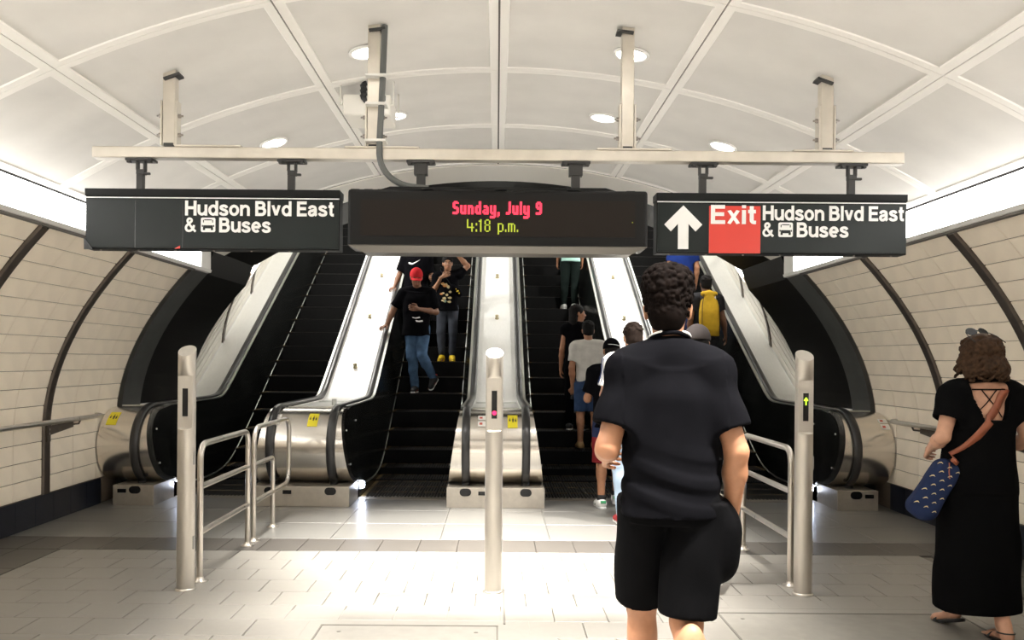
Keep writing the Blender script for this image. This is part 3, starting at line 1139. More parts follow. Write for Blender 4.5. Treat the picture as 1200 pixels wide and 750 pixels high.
def text_mesh(body, w, h, parent, loc, matname, name='lettering', depth=0.003):
    """lettering fitted to w x h metres, capitals standing on loc, facing -y; each word is a mesh of its own"""
    gap, space = 0.075, 0.30
    total = sum((GLY[c][0] + gap) if c != ' ' else space for c in body) - gap
    sx, sz = w / total, h
    cur = 0.0
    for word in body.split(' '):
        m = MB()
        for c in word:
            gw, strokes = GLY[c]
            hw = 0.098 if c.isupper() else 0.075 if c == '&' else 0.092
            for sk, st in enumerate(strokes):
                dep = depth + 0.0005 * sk
                closed = math.dist(st[0], st[-1]) < 1e-6
                P = [Vector(p) for p in (st[:-1] if closed else st)]
                n = len(P)
                L, Rr = [], []
                for i in range(n):
                    a = P[i - 1] if (i > 0 or closed) else P[i]
                    b = P[(i + 1) % n] if (i < n - 1 or closed) else P[i]
                    t0 = (P[i] - a).normalized() if (P[i] - a).length > 1e-9 else (b - P[i]).normalized()
                    t1 = (b - P[i]).normalized() if (b - P[i]).length > 1e-9 else t0
                    t = (t0 + t1).normalized()
                    nrm = Vector((-t.y, t.x))
                    k = hw / max(0.6, nrm.dot(Vector((-t0.y, t0.x))))
                    L.append(P[i] + nrm * k); Rr.append(P[i] - nrm * k)
                top = 0.74 if c in 'xv' else 1.0
                for p in L + Rr:
                    p.y = min(top, max(-0.012, p.y))
                F_ = lambda p, y: (loc[0] + (cur + p.x) * sx, loc[1] + y, loc[2] + p.y * sz)
                rows = [[F_(l, 0), F_(l, -dep - 0.0008 * q / n), F_(r, -dep - 0.0008 * q / n), F_(r, 0)] for q, (l, r) in enumerate(zip(L, Rr))]
                if closed: rows.append(rows[0])
                m.grid(rows, smooth=False)
                if not closed:
                    m.add(rows[0], [(0, 1, 2, 3)]); m.add(rows[-1], [(3, 2, 1, 0)])
            cur += gw + gap
        cur += space
        build(name, m, matname, parent)
        cur -= 0.0


PX = SY / F        # metres per pixel at the signs
def sign_base(x0, x1, label):
    z1, z0 = 2.482, 2.118
    cx = (x0 + x1) / 2
    w, h = x1 - x0, z1 - z0
    root = empty('direction_sign', (cx, SY, z0))
    tag(root, label, 'sign')
    m = MB(); m.box((0, 0.0, h / 2 - 0.02), (w, 0.11, h - 0.045)); m.box((0, 0, h - 0.022), (w + 0.006, 0.13, 0.044))
    m.box((0, -0.062, h - 0.012), (w + 0.006, 0.006, 0.006))
    build('case', m, 'sign_frame', root, bevel=0.004)
    m = MB(); m.box((0, -0.0565, h - 0.053), (w - 0.004, 0.005, 0.006))
    build('white_rule', m, 'sign_white', root)
    m = MB(); m.box((0, -0.0565, (h - 0.06) / 2 + 0.004), (w - 0.012, 0.006, h - 0.075))
    face = build('face', m, 'sign_face', root)
    m = MB()
    for k in range(7):
        m.lathe([(0.007, 0), (0.006, 0.006), (0, 0.007)], (-w / 2 + 0.08 + (w - 0.16) * k / 6, -0.03, -0.0), 8, 0, Matrix.Rotation(PI, 3, 'X'))
    build('screw', m, 'bolt', root)
    return root, face, w, h

def bus_symbol(parent, x, z, s):
    """white rounded square with a dark bus front"""
    m = MB()
    T = Matrix.Translation((x, -0.0605, z)) @ Matrix.Rotation(PI / 2, 4, 'X')
    m.prism(round_poly(s, s, s * 0.12, 4), 0.0018, T)
    o = build('bus_symbol', m, 'sign_white', parent)
    m = MB()
    T2 = Matrix.Translation((x, -0.0625, z)) @ Matrix.Rotation(PI / 2, 4, 'X')
    u = s / 16
    def q(ax, ay, bx, by): m.prism([(ax * u, ay * u), (bx * u, ay * u), (bx * u, by * u), (ax * u, by * u)], 0.0012, T2)
    q(-4, 5.2, 4, 6.0); q(-5.5, 2.6, -4.6, 5.4); q(4.6, 2.6, 5.5, 5.4); q(-4.6, 5.0, 4.6, 5.3)
    m.prism([(-5.2 * u, -0.5 * u), (5.2 * u, -0.5 * u), (5.6 * u, -3.9 * u), (-5.6 * u, -3.9 * u)], 0.0012, T2)
    q(-5.6, -5.8, -3.2, -3.9); q(3.2, -5.8, 5.6, -3.9); q(-6.8, -2.2, -5.6, -0.2); q(5.6, -2.2, 6.8, -0.2)
    build('bus_shape', m, 'sign_face', o)

def sign_words(face, x0, zt, h, w1):
    """two lines: place name, then ampersand, bus symbol and Buses; x0 left, zt top of capitals"""
    y = -0.0615
    cap = 0.089
    text_mesh('Hudson Blvd East', w1, cap, face, (x0, y, zt - cap), 'sign_white')
    z2 = zt - cap - 0.011 - cap
    text_mesh('&', 0.068, cap, face, (x0 - 0.003, y, z2), 'sign_white')
    bus_symbol(face, x0 + 0.138, z2 + cap / 2, 0.087)
    text_mesh('Buses', 0.308, cap, face, (x0 + 0.205, y, z2), 'sign_white')

root, face, w, h = sign_base(-2.475, -0.95, 'black hanging sign reading Hudson Blvd East and Buses, without arrow')
sign_words(face, w / 2 - 0.925, h - 0.070, h, 0.893)
m = MB()
m.box((-w / 2 + 0.30, -0.0598, 0.15), (0.004, 0.001, 0.28)); m.box((-w / 2 + 0.585, -0.0598, 0.15), (0.004, 0.001, 0.28))
build('panel_joint', m, 'slot_black', face)
m = MB(); m.prism([(-w / 2 - 0.004, -0.002), (-w / 2 + 0.05, -0.002), (-w / 2 - 0.004, 0.07)], 0.008, Matrix.Translation((0, -0.058, 0)) @ Matrix.Rotation(PI / 2, 4, 'X'))
build('corner_guard', m, 'slot_black', face)
m = MB(); m.prism([(0, 0), (0.035, 0.0), (0.035, 0.018)], 0.001, Matrix.Translation((-w / 2 + 0.535, -0.060, 0.006)) @ Matrix.Rotation(PI / 2, 4, 'X'))
build('red_corner', m, 'sign_red', face)

root, face, w, h = sign_base(0.955, 2.455, 'black hanging sign with white up arrow and red Exit panel')
m = MB()
m.box((-w / 2 + 0.312 + 0.155, -0.0605, 0.146), (0.308, 0.003, 0.283))
rp = build('exit_panel', m, 'sign_red', face)
text_mesh('Exit', 0.272, 0.113, rp, (-w / 2 + 0.322, -0.0635, h - 0.072 - 0.113), 'sign_white')
m = MB()
T = Matrix.Translation((-w / 2 + 0.158, -0.0595, 0.0)) @ Matrix.Rotation(PI / 2, 4, 'X')
zb = 0.027
m.prism([(0.0315, zb), (0.0315, zb + 0.152), (0.074, zb + 0.106), (0.114, zb + 0.147), (0.0, zb + 0.262), (-0.114, zb + 0.147), (-0.074, zb + 0.106), (-0.0315, zb + 0.152), (-0.0315, zb)], 0.003, T)
build('arrow', m, 'sign_white', face)
sign_words(face, -w / 2 + 0.634, h - 0.072, h, 0.846)

# LED sign in the middle
root = empty('led_sign', (0.0, SY, 2.115))
tag(root, 'black box display between the hanging signs showing the red date', 'display')
m = MB(); m.box((0, 0.02, 0.195), (1.785, 0.26, 0.345))
build('case', m, 'led_case', root, bevel=0.018, seg=3)
m = MB()
m.grid([[(-0.88, y, z), (0.88, y, z)] if False else [(-wd, y, z), (wd, y, z)] for wd, y, z in ((0.89, -0.112, 0.036), (0.885, -0.118, 0.030), (0.80, -0.08, -0.008), (0.80, 0.10, -0.008), (0.885, 0.14, 0.03))], smooth=False)
build('lower_lip', m, 'lip_steel', root)
m = MB(); m.box((0, -0.1115, 0.197), (1.63, 0.005, 0.215))
scr = build('screen', m, 'led_screen', root)
m = MB()
for x in (-0.42, 0.02, 0.45): m.box((x, -0.09, 0.371), (0.07, 0.05, 0.008))
for x in (-0.86, -0.78, -0.70, 0.8): m.box((x, 0.0, 0.373), (0.05, 0.08, 0.014))
m.prism([(-0.75, 0), (0.75, 0), (0.65, 0.03), (-0.65, 0.03)], 0.12, Matrix.Translation((0, 0.08, 0.366)) @ Matrix.Rotation(PI / 2, 4, 'X'))
build('top_fitting', m, 'led_case', root)
m = MB(); m.box((0.80, -0.1145, 0.178), (0.006, 0.001, 0.006)); build('status_light', m, 'led_green', scr)
GL = {
 'S': ["01110", "11111", "11000", "11000", "11110", "01111", "00011", "00011", "11111", "11110"],
 'u': ["00000", "00000", "00000", "11011", "11011", "11011", "11011", "11011", "11111", "01111"],
 'n': ["00000", "00000", "00000", "11110", "11111", "11011", "11011", "11011", "11011", "11011"],
 'd': ["00011", "00011", "00011", "01111", "11111", "11011", "11011", "11011", "11111", "01111"],
 'a': ["00000", "00000", "00000", "01110", "01111", "00011", "01111", "11011", "11111", "01111"],
 'y': ["00000", "00000", "00000", "11011", "11011", "11011", "11011", "11011", "11111", "01111", "00011", "11111", "11110"],
 ',': ["00", "00", "00", "00", "00", "00", "00", "00", "11", "11", "11", "10"],
 'J': ["0011", "0011", "0011", "0011", "0011", "0011", "0011", "0011", "1111", "1110"],
 'l': ["11", "11", "11", "11", "11", "11", "11", "11", "11", "11"],
 '9': ["01110", "11111", "11011", "11011", "11111", "01111", "00011", "00011", "11111", "11110"],
 '4': ["10000", "10000", "10000", "10010", "10010", "10010", "11111", "00010", "00010", "00010"],
 ':': ["0", "0", "0", "1", "1", "0", "0", "0", "1", "1"],
 '1': ["010", "110", "010", "010", "010", "010", "010", "010", "010", "010"],
 '8': ["0110", "1001", "1001", "1001", "0110", "1001", "1001", "1001", "1001", "0110"],
 'p': ["0000", "0000", "0000", "1110", "1001", "1001", "1001", "1001", "1001", "1110", "1000", "1000"],
 '.': ["0", "0", "0", "0", "0", "0", "0", "0", "1", "1"],
 'm': ["00000", "00000", "00000", "11110", "10101", "10101", "10101", "10101", "10101", "10101"],
 ' ': ["000"] }
def led_text(txt, width, x0, ztop, pz, matname, gap=1):
    cols = sum(len(GL[c][0]) + gap for c in txt) - gap
    p = width / cols
    m = MB()
    cxp = 0
    for c in txt:
        g = GL[c]
        for r, row in enumerate(g):
            for k, b in enumerate(row):
                if b == '1':
                    x, z = x0 + (cxp + k + 0.5) * p, ztop - (r + 0.5) * pz
                    m.box((x, -0.1148, z), (p * 0.94, 0.001, pz * 0.94))
        cxp += len(g[0]) + gap
    o = build('led_text', m, matname, scr)
_p = 0.530 / (sum(len(GL[q][0]) + 1 for q in 'Sunday, July 9') - 1)
_x = -0.268
for word in ('Sunday,', 'July', '9'):
    n_ = sum(len(GL[q][0]) + 1 for q in word) - 1
    led_text(word, n_ * _p, _x, 0.297, 0.0078, 'led_red')
    _x += (n_ + 5) * _p
_p = 0.305 / (sum(len(GL[q][0]) + 1 for q in '4:18 p.m.') - 1)
_x = -0.183
for word in ('4:18', 'p.m.'):
    n_ = sum(len(GL[q][0]) + 1 for q in word) - 1
    led_text(word, n_ * _p, _x, 0.190, 0.0074, 'led_green')
    _x += (n_ + 5) * _p

# conduit feeding the LED sign
m = MB()
zc = ceil_z(-0.70) - 0.005
pts = [(-0.690, SY - 0.03, zc), (-0.700, SY - 0.05, 3.10), (-0.712, SY - 0.064, 2.80), (-0.712, SY - 0.068, 2.70)]
pts = fillet_path(pts, 0.1, 3)
for k in range(1, 11):
    t = k / 10 * PI / 2
    pts.append((-0.712 + 0.20 * (1 - math.cos(t)), SY - 0.068 + 0.05 * k / 10, 2.70 - 0.185 * math.sin(t)))
pts += [(-0.42, SY - 0.02, 2.505)]
root = build('conduit', m.tube(pts, 0.019, 10), 'conduit_grey')
tag(root, 'dark grey cable conduit running down a hanger to the red date display', 'conduit')
for z in (3.17, 3.0, 2.78):
    m = MB(); m.box((-0.735, SY - 0.036, z), (0.125, 0.10, 0.014))
    build('cable_tie', m, 'tie_white', root)

# white box on brackets under the ceiling, behind the beam
bx, by = -0.94, 6.25
cz = ceil_z(bx)
root = empty('ceiling_device', (bx, by, cz))
tag(root, 'white box on thin brackets under the ceiling behind the hanger with conduit', 'device')
m = MB(); m.box((0, 0, -0.175), (0.34, 0.36, 0.15))
build('case', m, 'device_white', root, bevel=0.012)
m = MB()
for sx in (-1, 1):
    for sy in (-1, 1):
        m.box((sx * 0.19, sy * 0.15, -0.085), (0.008, 0.02, 0.17)); m.box((sx * 0.178, sy * 0.15, -0.17), (0.03, 0.02, 0.008))
build('bracket', m, 'device_white', root)
m = MB(); m.tube([(-0.02 + 0.008 * math.sin(k * 2.1), -0.185, -0.02 - 0.012 * k) for k in range(12)], 0.022, 8)
build('cable_coil', m, 'slot_black', root)
m = MB(); m.box((0.13, -0.181, -0.13), (0.012, 0.004, 0.04)); build('label_slot', m, 'slot_black', root)

# recessed downlights
LAMPS = []
for y in (7.0, 5.55, 4.1, 2.65, 1.2, -0.25, -1.7, -3.15, -4.6):
    for x in (-0.86, 0.86):
        LAMPS.append((x, y))
for y in (7.0, 2.6, -1.7):
    for x in (-1.84, 1.84):
        LAMPS.append((x, y))
rim = MB(); rim.lathe([(0.118, 0.004), (0.118, -0.006), (0.098, -0.010), (0.094, 0.004), (0.094, 0.02)], (0, 0, 0), 32)
rim_me = rim.mesh('trim_ring', 'lamp_rim')
dsc = MB(); dsc.lathe([(0.0, -0.002), (0.094, 0.0)][::-1], (0, 0, 0), 32); 
dsc_me = dsc.mesh('lens', 'lamp_emit')
def lamp_word(x, y):
    side = 'left' if x < 0 else 'right'
    if y == 7.0 and abs(x) < 1: return 'round white downlight behind the beam, between the date display and ceiling, %s one' % side
    if y == 7.0: return 'round white downlight seen edge-on above the outer part of the beam, %s one' % side
    if y == 5.55: return 'large round white downlight beside the inner %s hanger' % side
    return None
for i, (x, y) in enumerate(LAMPS):
    root = empty('downlight', (x, y, ceil_z(x) - 0.004))
    root.rotation_euler = (0, math.asin(x / CR), 0)
    lab = lamp_word(x, y) or 'round recessed downlight overhead behind the camera'
    tag(root, lab, 'downlight', 'recessed downlights')
    link('trim_ring', rim_me, root); link('lens', dsc_me, root)
    ld = bpy.data.lights.new('lamp', 'SPOT')
    ld.energy = LAMP_WATTS
    ld.color = (1.0, 0.955, 0.895)
    ld.spot_size = R(62); ld.spot_blend = 0.9; ld.shadow_soft_size = 0.08
    lo = bpy.data.objects.new('lamp', ld); COL.objects.link(lo)
    lo.parent = root; lo.location = (0, 0, -0.03)

# unseen downlights added in the tunnel roof to brighten the decks and walls
for k in range(5):
    y = 12.6 + 1.9 * k
    for x in (-2.5, 2.5):
        root = empty('downlight', (x, y, ceil_z(x) + (y - Y_MOUTH) * TAN - 0.004))
        root.rotation_euler = (R(30), math.asin(x / CR), 0)
        tag(root, 'unseen round downlight added in the sloping roof to brighten the escalators', 'downlight', 'added downlights over the escalators')
        link('trim_ring', rim_me, root); link('lens', dsc_me, root)
        ld = bpy.data.lights.new('lamp', 'SPOT')
        ld.energy = TUNNEL_WATTS
        ld.color = (1.0, 0.97, 0.92)
        ld.spot_size = R(150); ld.spot_blend = 0.6; ld.shadow_soft_size = 0.08
        lo = bpy.data.objects.new('lamp', ld); COL.objects.link(lo)
        lo.parent = root; lo.location = (0, 0, -0.03)
# ------------------------------------------------------------------ figures: smooth surfaces from blended solids
class Solid:
    """blended solids sampled on a grid and meshed by surface nets"""
    def __init__(self):
        self.p = []

    def _add(self, fn, lo, hi, k, op):
        self.p.append((fn, np.array(lo, float), np.array(hi, float), k, op))
        return self

    def cap(self, a, b, ra, rb=None, k=0.02, op='u', flat=False, sx=1.0, sy=1.0):
        """tapered capsule; flat=True cuts it square at both ends; sx, sy squeeze its section"""
        a, b = np.array(a, float), np.array(b, float)
        rb = ra if rb is None else rb
        d = b - a
        L = math.sqrt(d @ d) + 1e-9
        n = d / L
        rm = max(ra, rb) * max(1.0, 1 / sx, 1 / sy)
        def fn(X, Y, Z):
            px, py, pz = X - a[0], Y - a[1], Z - a[2]
            t = px * n[0] + py * n[1] + pz * n[2]
            if flat:
                tc = np.clip(t / L, 0, 1)
                qx, qy, qz = px - t * n[0], py - t * n[1], pz - t * n[2]
            else:
                tc = np.clip(t / L, 0, 1)
                qx, qy, qz = px - tc * d[0], py - tc * d[1], pz - tc * d[2]
            if sx != 1.0 or sy != 1.0:
                qx, qy = qx * sx, qy * sy
            q = np.sqrt(qx * qx + qy * qy + qz * qz) - (ra + (rb - ra) * tc)
            if flat:
                q = np.maximum(q, np.abs(t - L / 2) - L / 2)
            return q
        return self._add(fn, np.minimum(a, b) - rm, np.maximum(a, b) + rm, k, op)

    def ell(self, c, r, k=0.02, op='u', rot=None):
        c, r = np.array(c, float), np.array(r, float)
        Rm = None if rot is None else np.array(rot, float)
        rmin = float(r.min())
        def fn(X, Y, Z):
            x, y, z = X - c[0], Y - c[1], Z - c[2]
            if Rm is not None:
                x, y, z = (Rm[0, 0] * x + Rm[1, 0] * y + Rm[2, 0] * z, Rm[0, 1] * x + Rm[1, 1] * y + Rm[2, 1] * z,
                           Rm[0, 2] * x + Rm[1, 2] * y + Rm[2, 2] * z)
            k0 = np.sqrt((x / r[0]) ** 2 + (y / r[1]) ** 2 + (z / r[2]) ** 2)
            k1 = np.sqrt((x / r[0] ** 2) ** 2 + (y / r[1] ** 2) ** 2 + (z / r[2] ** 2) ** 2) + 1e-9
            return k0 * (k0 - 1) / k1
        m = r if Rm is None else np.full(3, r.max())
        return self._add(fn, c - m, c + m, k, op)

    def loft(self, keys, k=0.03, op='u', p=2.3):
        """upright body of sections (z, cx, cy, rx, ry)"""
        K = np.array(sorted(keys), float)
        zs = K[:, 0]
        fine = np.linspace(zs[0], zs[-1], 120)
        from_ = [np.interp(fine, zs, K[:, i]) for i in range(1, 5)]
        ker = np.ones(9) / 9
        sm = []
        for q in from_:
            pad = np.concatenate([np.full(4, q[0]), q, np.full(4, q[-1])])
            sm.append(np.convolve(pad, ker, 'valid'))
        def fn(X, Y, Z):
            z = Z
            cx, cy, rx, ry = [np.interp(z, fine, q) for q in sm]
            u, v = np.abs((X - cx) / rx), np.abs((Y - cy) / ry)
            g = (u ** p + v ** p) ** (1 / p)
            d = (g - 1) * np.minimum(rx, ry)
            return np.maximum(d, np.maximum(zs[0] - z, z - zs[-1]))
        lo = [float((K[:, 1] - K[:, 3]).min()), float((K[:, 2] - K[:, 4]).min()), zs[0]]
        hi = [float((K[:, 1] + K[:, 3]).max()), float((K[:, 2] + K[:, 4]).max()), zs[-1]]
        return self._add(fn, lo, hi, k, op)

    def half(self, point, normal):
        """keep what lies on the negative side of the plane"""
        pt, n = np.array(point, float), np.array(normal, float)
        n = n / math.sqrt(n @ n)
        def fn(X, Y, Z):
            return (X - pt[0]) * n[0] + (Y - pt[1]) * n[1] + (Z - pt[2]) * n[2]
        self.p.append((fn, None, None, 0, 'i'))
        return self

    def mesh(self, h, smooth=1):
        los = np.array([q[1] for q in self.p if q[4] == 'u']); his = np.array([q[2] for q in self.p if q[4] == 'u'])
        lo, hi = los.min(0) - 0.03, his.max(0) + 0.03
        n = np.ceil((hi - lo) / h).astype(int) + 2
        ax = [lo[i] + h * np.arange(n[i]) for i in range(3)]
        D = np.full(n, 0.5, np.float32)
        for fn, a, b, k, op in self.p:
            if a is None:
                S = (slice(None),) * 3
            else:
                mg = max(k, 0.0) + 2.5 * h
                i0 = np.clip(np.floor((a - mg - lo) / h).astype(int), 0, n)
                i1 = np.clip(np.ceil((b + mg - lo) / h).astype(int) + 1, 0, n)
                if (i1 <= i0).any(): continue
                S = tuple(slice(i0[i], i1[i]) for i in range(3))
            d = fn(ax[0][S[0]][:, None, None], ax[1][S[1]][None, :, None], ax[2][S[2]][None, None, :]).astype(np.float32)
            A = D[S]
            if op == 'u':
                if k > 0:
                    t = np.clip(0.5 + 0.5 * (A - d) / k, 0, 1)
                    D[S] = A + (d - A) * t - k * t * (1 - t)
                else:
                    D[S] = np.minimum(A, d)
            elif op == 's':
                D[S] = np.maximum(A, -d)
            else:
                D[S] = np.maximum(A, d)
        return surface_nets(D, lo, h, smooth)


def surface_nets(D, lo, h, smooth=1):
    ins = D < 0
    nx, ny, nz = D.shape
    cnt = np.zeros((nx - 1, ny - 1, nz - 1), np.int8)
    for a in (0, 1):
        for b in (0, 1):
            for c in (0, 1):
                cnt += ins[a:nx - 1 + a, b:ny - 1 + b, c:nz - 1 + c]
    I, J, K = np.nonzero((cnt > 0) & (cnt < 8))
    if len(I) == 0:
        return np.zeros((0, 3)), np.zeros((0, 4), int)
    idx = np.full(cnt.shape, -1, np.int32)
    idx[I, J, K] = np.arange(len(I))
    corner = {}
    for a in (0, 1):
        for b in (0, 1):
            for c in (0, 1):
                corner[a, b, c] = D[I + a, J + b, K + c]
    acc = np.zeros((len(I), 3)); num = np.zeros(len(I))
    for axis in range(3):
        o1, o2 = [q for q in range(3) if q != axis]
        for u in (0, 1):
            for w in (0, 1):
                p = [0, 0, 0]; p[o1] = u; p[o2] = w
                q = list(p); q[axis] = 1
                da, db = corner[tuple(p)], corner[tuple(q)]
                m = (da < 0) != (db < 0)
                t = np.where(m, da / np.where(m, da - db, 1), 0)
                P = np.zeros((len(I), 3)); P[:, o1] = u; P[:, o2] = w; P[:, axis] = t
                acc += P * m[:, None]; num += m
    V = (np.stack([I, J, K], 1) + acc / np.maximum(num, 1)[:, None]) * h + lo
    faces = []
    for axis in range(3):
        s0 = [slice(None)] * 3; s1 = [slice(None)] * 3
        s0[axis] = slice(0, -1); s1[axis] = slice(1, None)
        A, B = ins[tuple(s0)], ins[tuple(s1)]
        E = np.argwhere(A != B)
        o1, o2 = (axis + 1) % 3, (axis + 2) % 3
        ok = (E[:, o1] > 0) & (E[:, o2] > 0) & (E[:, o1] < D.shape[o1] - 1) & (E[:, o2] < D.shape[o2] - 1)
        E = E[ok]
        fl = A[E[:, 0], E[:, 1], E[:, 2]]
        def cell(du, dw):
            C = E.copy(); C[:, o1] -= du; C[:, o2] -= dw
            return idx[C[:, 0], C[:, 1], C[:, 2]]
        q = np.stack([cell(1, 1), cell(0, 1), cell(0, 0), cell(1, 0)], 1)
        q[~fl] = q[~fl][:, ::-1]
        faces.append(q)
    Fq = np.concatenate(faces)
    Fq = Fq[(Fq >= 0).all(1)]
    for _ in range(smooth):
        e = np.concatenate([Fq[:, [0, 1]], Fq[:, [1, 2]], Fq[:, [2, 3]], Fq[:, [3, 0]]])
        e = np.concatenate([e, e[:, ::-1]])
        c = np.bincount(e[:, 0], minlength=len(V)).astype(float)
        S = np.stack([np.bincount(e[:, 0], weights=V[e[:, 1], i], minlength=len(V)) for i in range(3)], 1)
        V = 0.5 * V + 0.5 * S / np.maximum(c, 1)[:, None]
    return V, Fq


def np_mesh(name, V, Fq, mats, mi=None, smooth=True):
    me = bpy.data.meshes.new(name)
    nf = len(Fq)
    me.vertices.add(len(V)); me.vertices.foreach_set('co', np.asarray(V, np.float32).ravel())
    me.loops.add(nf * 4); me.loops.foreach_set('vertex_index', np.asarray(Fq, np.int32).ravel())
    me.polygons.add(nf); me.polygons.foreach_set('loop_start', np.arange(nf, dtype=np.int32) * 4)
    me.update(calc_edges=True)
    for m in (mats if isinstance(mats, (list, tuple)) else [mats]):
        me.materials.append(M[m] if isinstance(m, str) else m)
    if mi is not None:
        me.polygons.foreach_set('material_index', np.asarray(mi, np.int32))
    me.polygons.foreach_set('use_smooth', np.full(nf, smooth))
    me.update()
    return me


def ripple(V, Fq, fn):
    """move the surface along its normals by fn(x, y, z): folds and creases"""
    a, b, c, d = [V[Fq[:, i]] for i in range(4)]
    n = np.cross(c - a, d - b)
    N = np.zeros_like(V)
    for i in range(4):
        for k in range(3):
            N[:, k] += np.bincount(Fq[:, i], weights=n[:, k], minlength=len(V))
    N /= np.linalg.norm(N, axis=1)[:, None] + 1e-12
    return V + N * fn(V[:, 0], V[:, 1], V[:, 2])[:, None]


def solid_obj(name, S, h, mats, parent, smooth=1, folds=None, pick=None):
    V, Fq = S.mesh(h, smooth)
    if folds is not None:
        V = ripple(V, Fq, folds)
    mi = None
    if pick is not None:
        c = V[Fq].mean(1)
        mi = pick(c)
    return link(name, np_mesh(name, V, Fq, mats, mi), parent)


def cloth_folds(amp, seed, scale=1.0):
    rg = np.random.RandomState(seed)
    W = [(rg.uniform(-1, 1, 3) * np.array([18, 18, 26]) * scale, rg.uniform(0, 6.28)) for _ in range(7)]
    def fn(x, y, z):
        s = 0
        wx = x + 0.03 * np.sin(9 * z + seed)
        for w, ph in W:
            s = s + np.sin(wx * w[0] + y * w[1] + z * w[2] + ph)
        return amp * (np.tanh(s * 0.6))
    return fn
# ------------------------------------------------------------------ people
def skin_mat(key, c):
    return defmat(key, c, 0.5, var=0.08, vscale=30, spec=0.35)
skin_mat('skin_tan', (0.36, 0.172, 0.094)); skin_mat('skin_fair', (0.52, 0.285, 0.19)); skin_mat('skin_brown', (0.215, 0.105, 0.062))
skin_mat('skin_olive', (0.30, 0.15, 0.085))
def cloth(key, c, rough=0.9, var=0.10, vscale=14, sheen=0.0):
    return defmat(key, c, rough, var=var, vscale=vscale, bump=0.12, bscale=450, spec=0.03 if max(c) < 0.05 else 0.12, sheen=sheen)
cloth('black_cotton', (0.0032, 0.0032, 0.0042)); cloth('black_short', (0.0026, 0.0026, 0.0030), 0.8)
cloth('black_dress', (0.0035, 0.0035, 0.0038)); cloth('charcoal', (0.03, 0.03, 0.034))
cloth('white_cotton', (0.72, 0.71, 0.68)); cloth('grey_white', (0.55, 0.53, 0.49)); cloth('mint', (0.40, 0.66, 0.58))
cloth('denim', (0.065, 0.12, 0.21), var=0.35, vscale=9); cloth('denim_light', (0.36, 0.46, 0.58), var=0.15, vscale=9)
cloth('denim_grey', (0.055, 0.062, 0.078), var=0.25, vscale=9); cloth('denim_dark', (0.03, 0.055, 0.12), var=0.2)
cloth('maroon', (0.20, 0.018, 0.022)); cloth('navy', (0.022, 0.032, 0.085)); cloth('blue_bright', (0.008, 0.022, 0.12))
cloth('dark_green', (0.012, 0.018, 0.016)); cloth('yellow_canvas', (0.58, 0.36, 0.030)); cloth('grey_cap', (0.062, 0.053, 0.052))
cloth('red_cap', (0.50, 0.022, 0.028)); cloth('dark_brown', (0.035, 0.022, 0.016)); cloth('bag_navy', (0.016, 0.026, 0.072))
defmat('hair_black', (0.006, 0.005, 0.0045), 0.75, var=0.3, vscale=60, spec=0.15); defmat('hair_darkbrown', (0.013, 0.007, 0.0045), 0.75, var=0.4, vscale=50, spec=0.15)
defmat('hair_curl', (0.0046, 0.0028, 0.0022), 0.8, var=0.4, vscale=40, spec=0.05)
defmat('hair_brown', (0.036, 0.018, 0.0085), 0.7, var=0.5, vscale=40, spec=0.15)
defmat('leather_tan', (0.26, 0.075, 0.035), 0.5, var=0.12, vscale=20); defmat('leather_black', (0.012, 0.011, 0.011), 0.4)
defmat('shoe_white', (0.82, 0.82, 0.80), 0.5); defmat('shoe_green', (0.05, 0.33, 0.14), 0.6); defmat('shoe_red', (0.36, 0.025, 0.028), 0.6)
defmat('shoe_yellow', (0.80, 0.56, 0.02), 0.6); defmat('shoe_black', (0.013, 0.013, 0.014), 0.6); defmat('shoe_tan', (0.36, 0.22, 0.09), 0.6)
defmat('eye_white', (0.33, 0.31, 0.29), 0.3); defmat('eye_dark', (0.02, 0.012, 0.008), 0.2); defmat('lip', (0.34, 0.12, 0.09), 0.5)
defmat('glass_dark', (0.006, 0.006, 0.007), 0.4, spec=0.15); defmat('chrome', (0.55, 0.53, 0.50), 0.25, metal=1.0)
defmat('print_cream', (0.62, 0.50, 0.26), 0.7); defmat('print_teal', (0.05, 0.16, 0.16), 0.7); defmat('print_orange', (0.55, 0.22, 0.05), 0.7)

V3 = Vector


def head_parts(S, hc, Rh, s, female=False):
    """adds a head with brow, nose, lips, jaw and ears; hc = head centre, Rh = its 3x3 rotation"""
    T = lambda x, y, z: tuple(hc + Rh @ (V3((x, y, z)) * s))
    rot = [list(r) for r in Rh]
    e = lambda x, y, z, a, b, c, k=0.02: S.ell(T(x, y, z), (a * s, b * s, c * s), k=k * s, rot=rot)
    e(0, -0.015, 0.035, 0.075, 0.095, 0.085)
    e(0, 0.030, -0.025, 0.063, 0.068, 0.082, 0.03)
    e(0, 0.048, -0.078, 0.044 if not female else 0.038, 0.042, 0.038, 0.03)
    e(0, 0.088, 0.026, 0.050, 0.016, 0.010, 0.015)
    for q in (-1, 1):
        e(q * 0.034, 0.074, -0.022, 0.022, 0.020, 0.020, 0.02)
        S.ell(T(q * 0.033, 0.104, 0.006), (0.019 * s, 0.012 * s, 0.011 * s), op='s', rot=rot)
        e(q * 0.077, -0.008, -0.008, 0.011, 0.022, 0.032, 0.006)
        e(q * 0.080, -0.012, 0.008, 0.010, 0.017, 0.017, 0.006)
        e(q * 0.013, 0.104, -0.032, 0.010, 0.010, 0.008, 0.008)
    S.cap(T(0, 0.096, 0.012), T(0, 0.120, -0.028), 0.009 * s, 0.013 * s, k=0.010 * s)
    e(0, 0.099, -0.055, 0.023, 0.010, 0.006, 0.006)
    e(0, 0.097, -0.066, 0.020, 0.011, 0.007, 0.006)


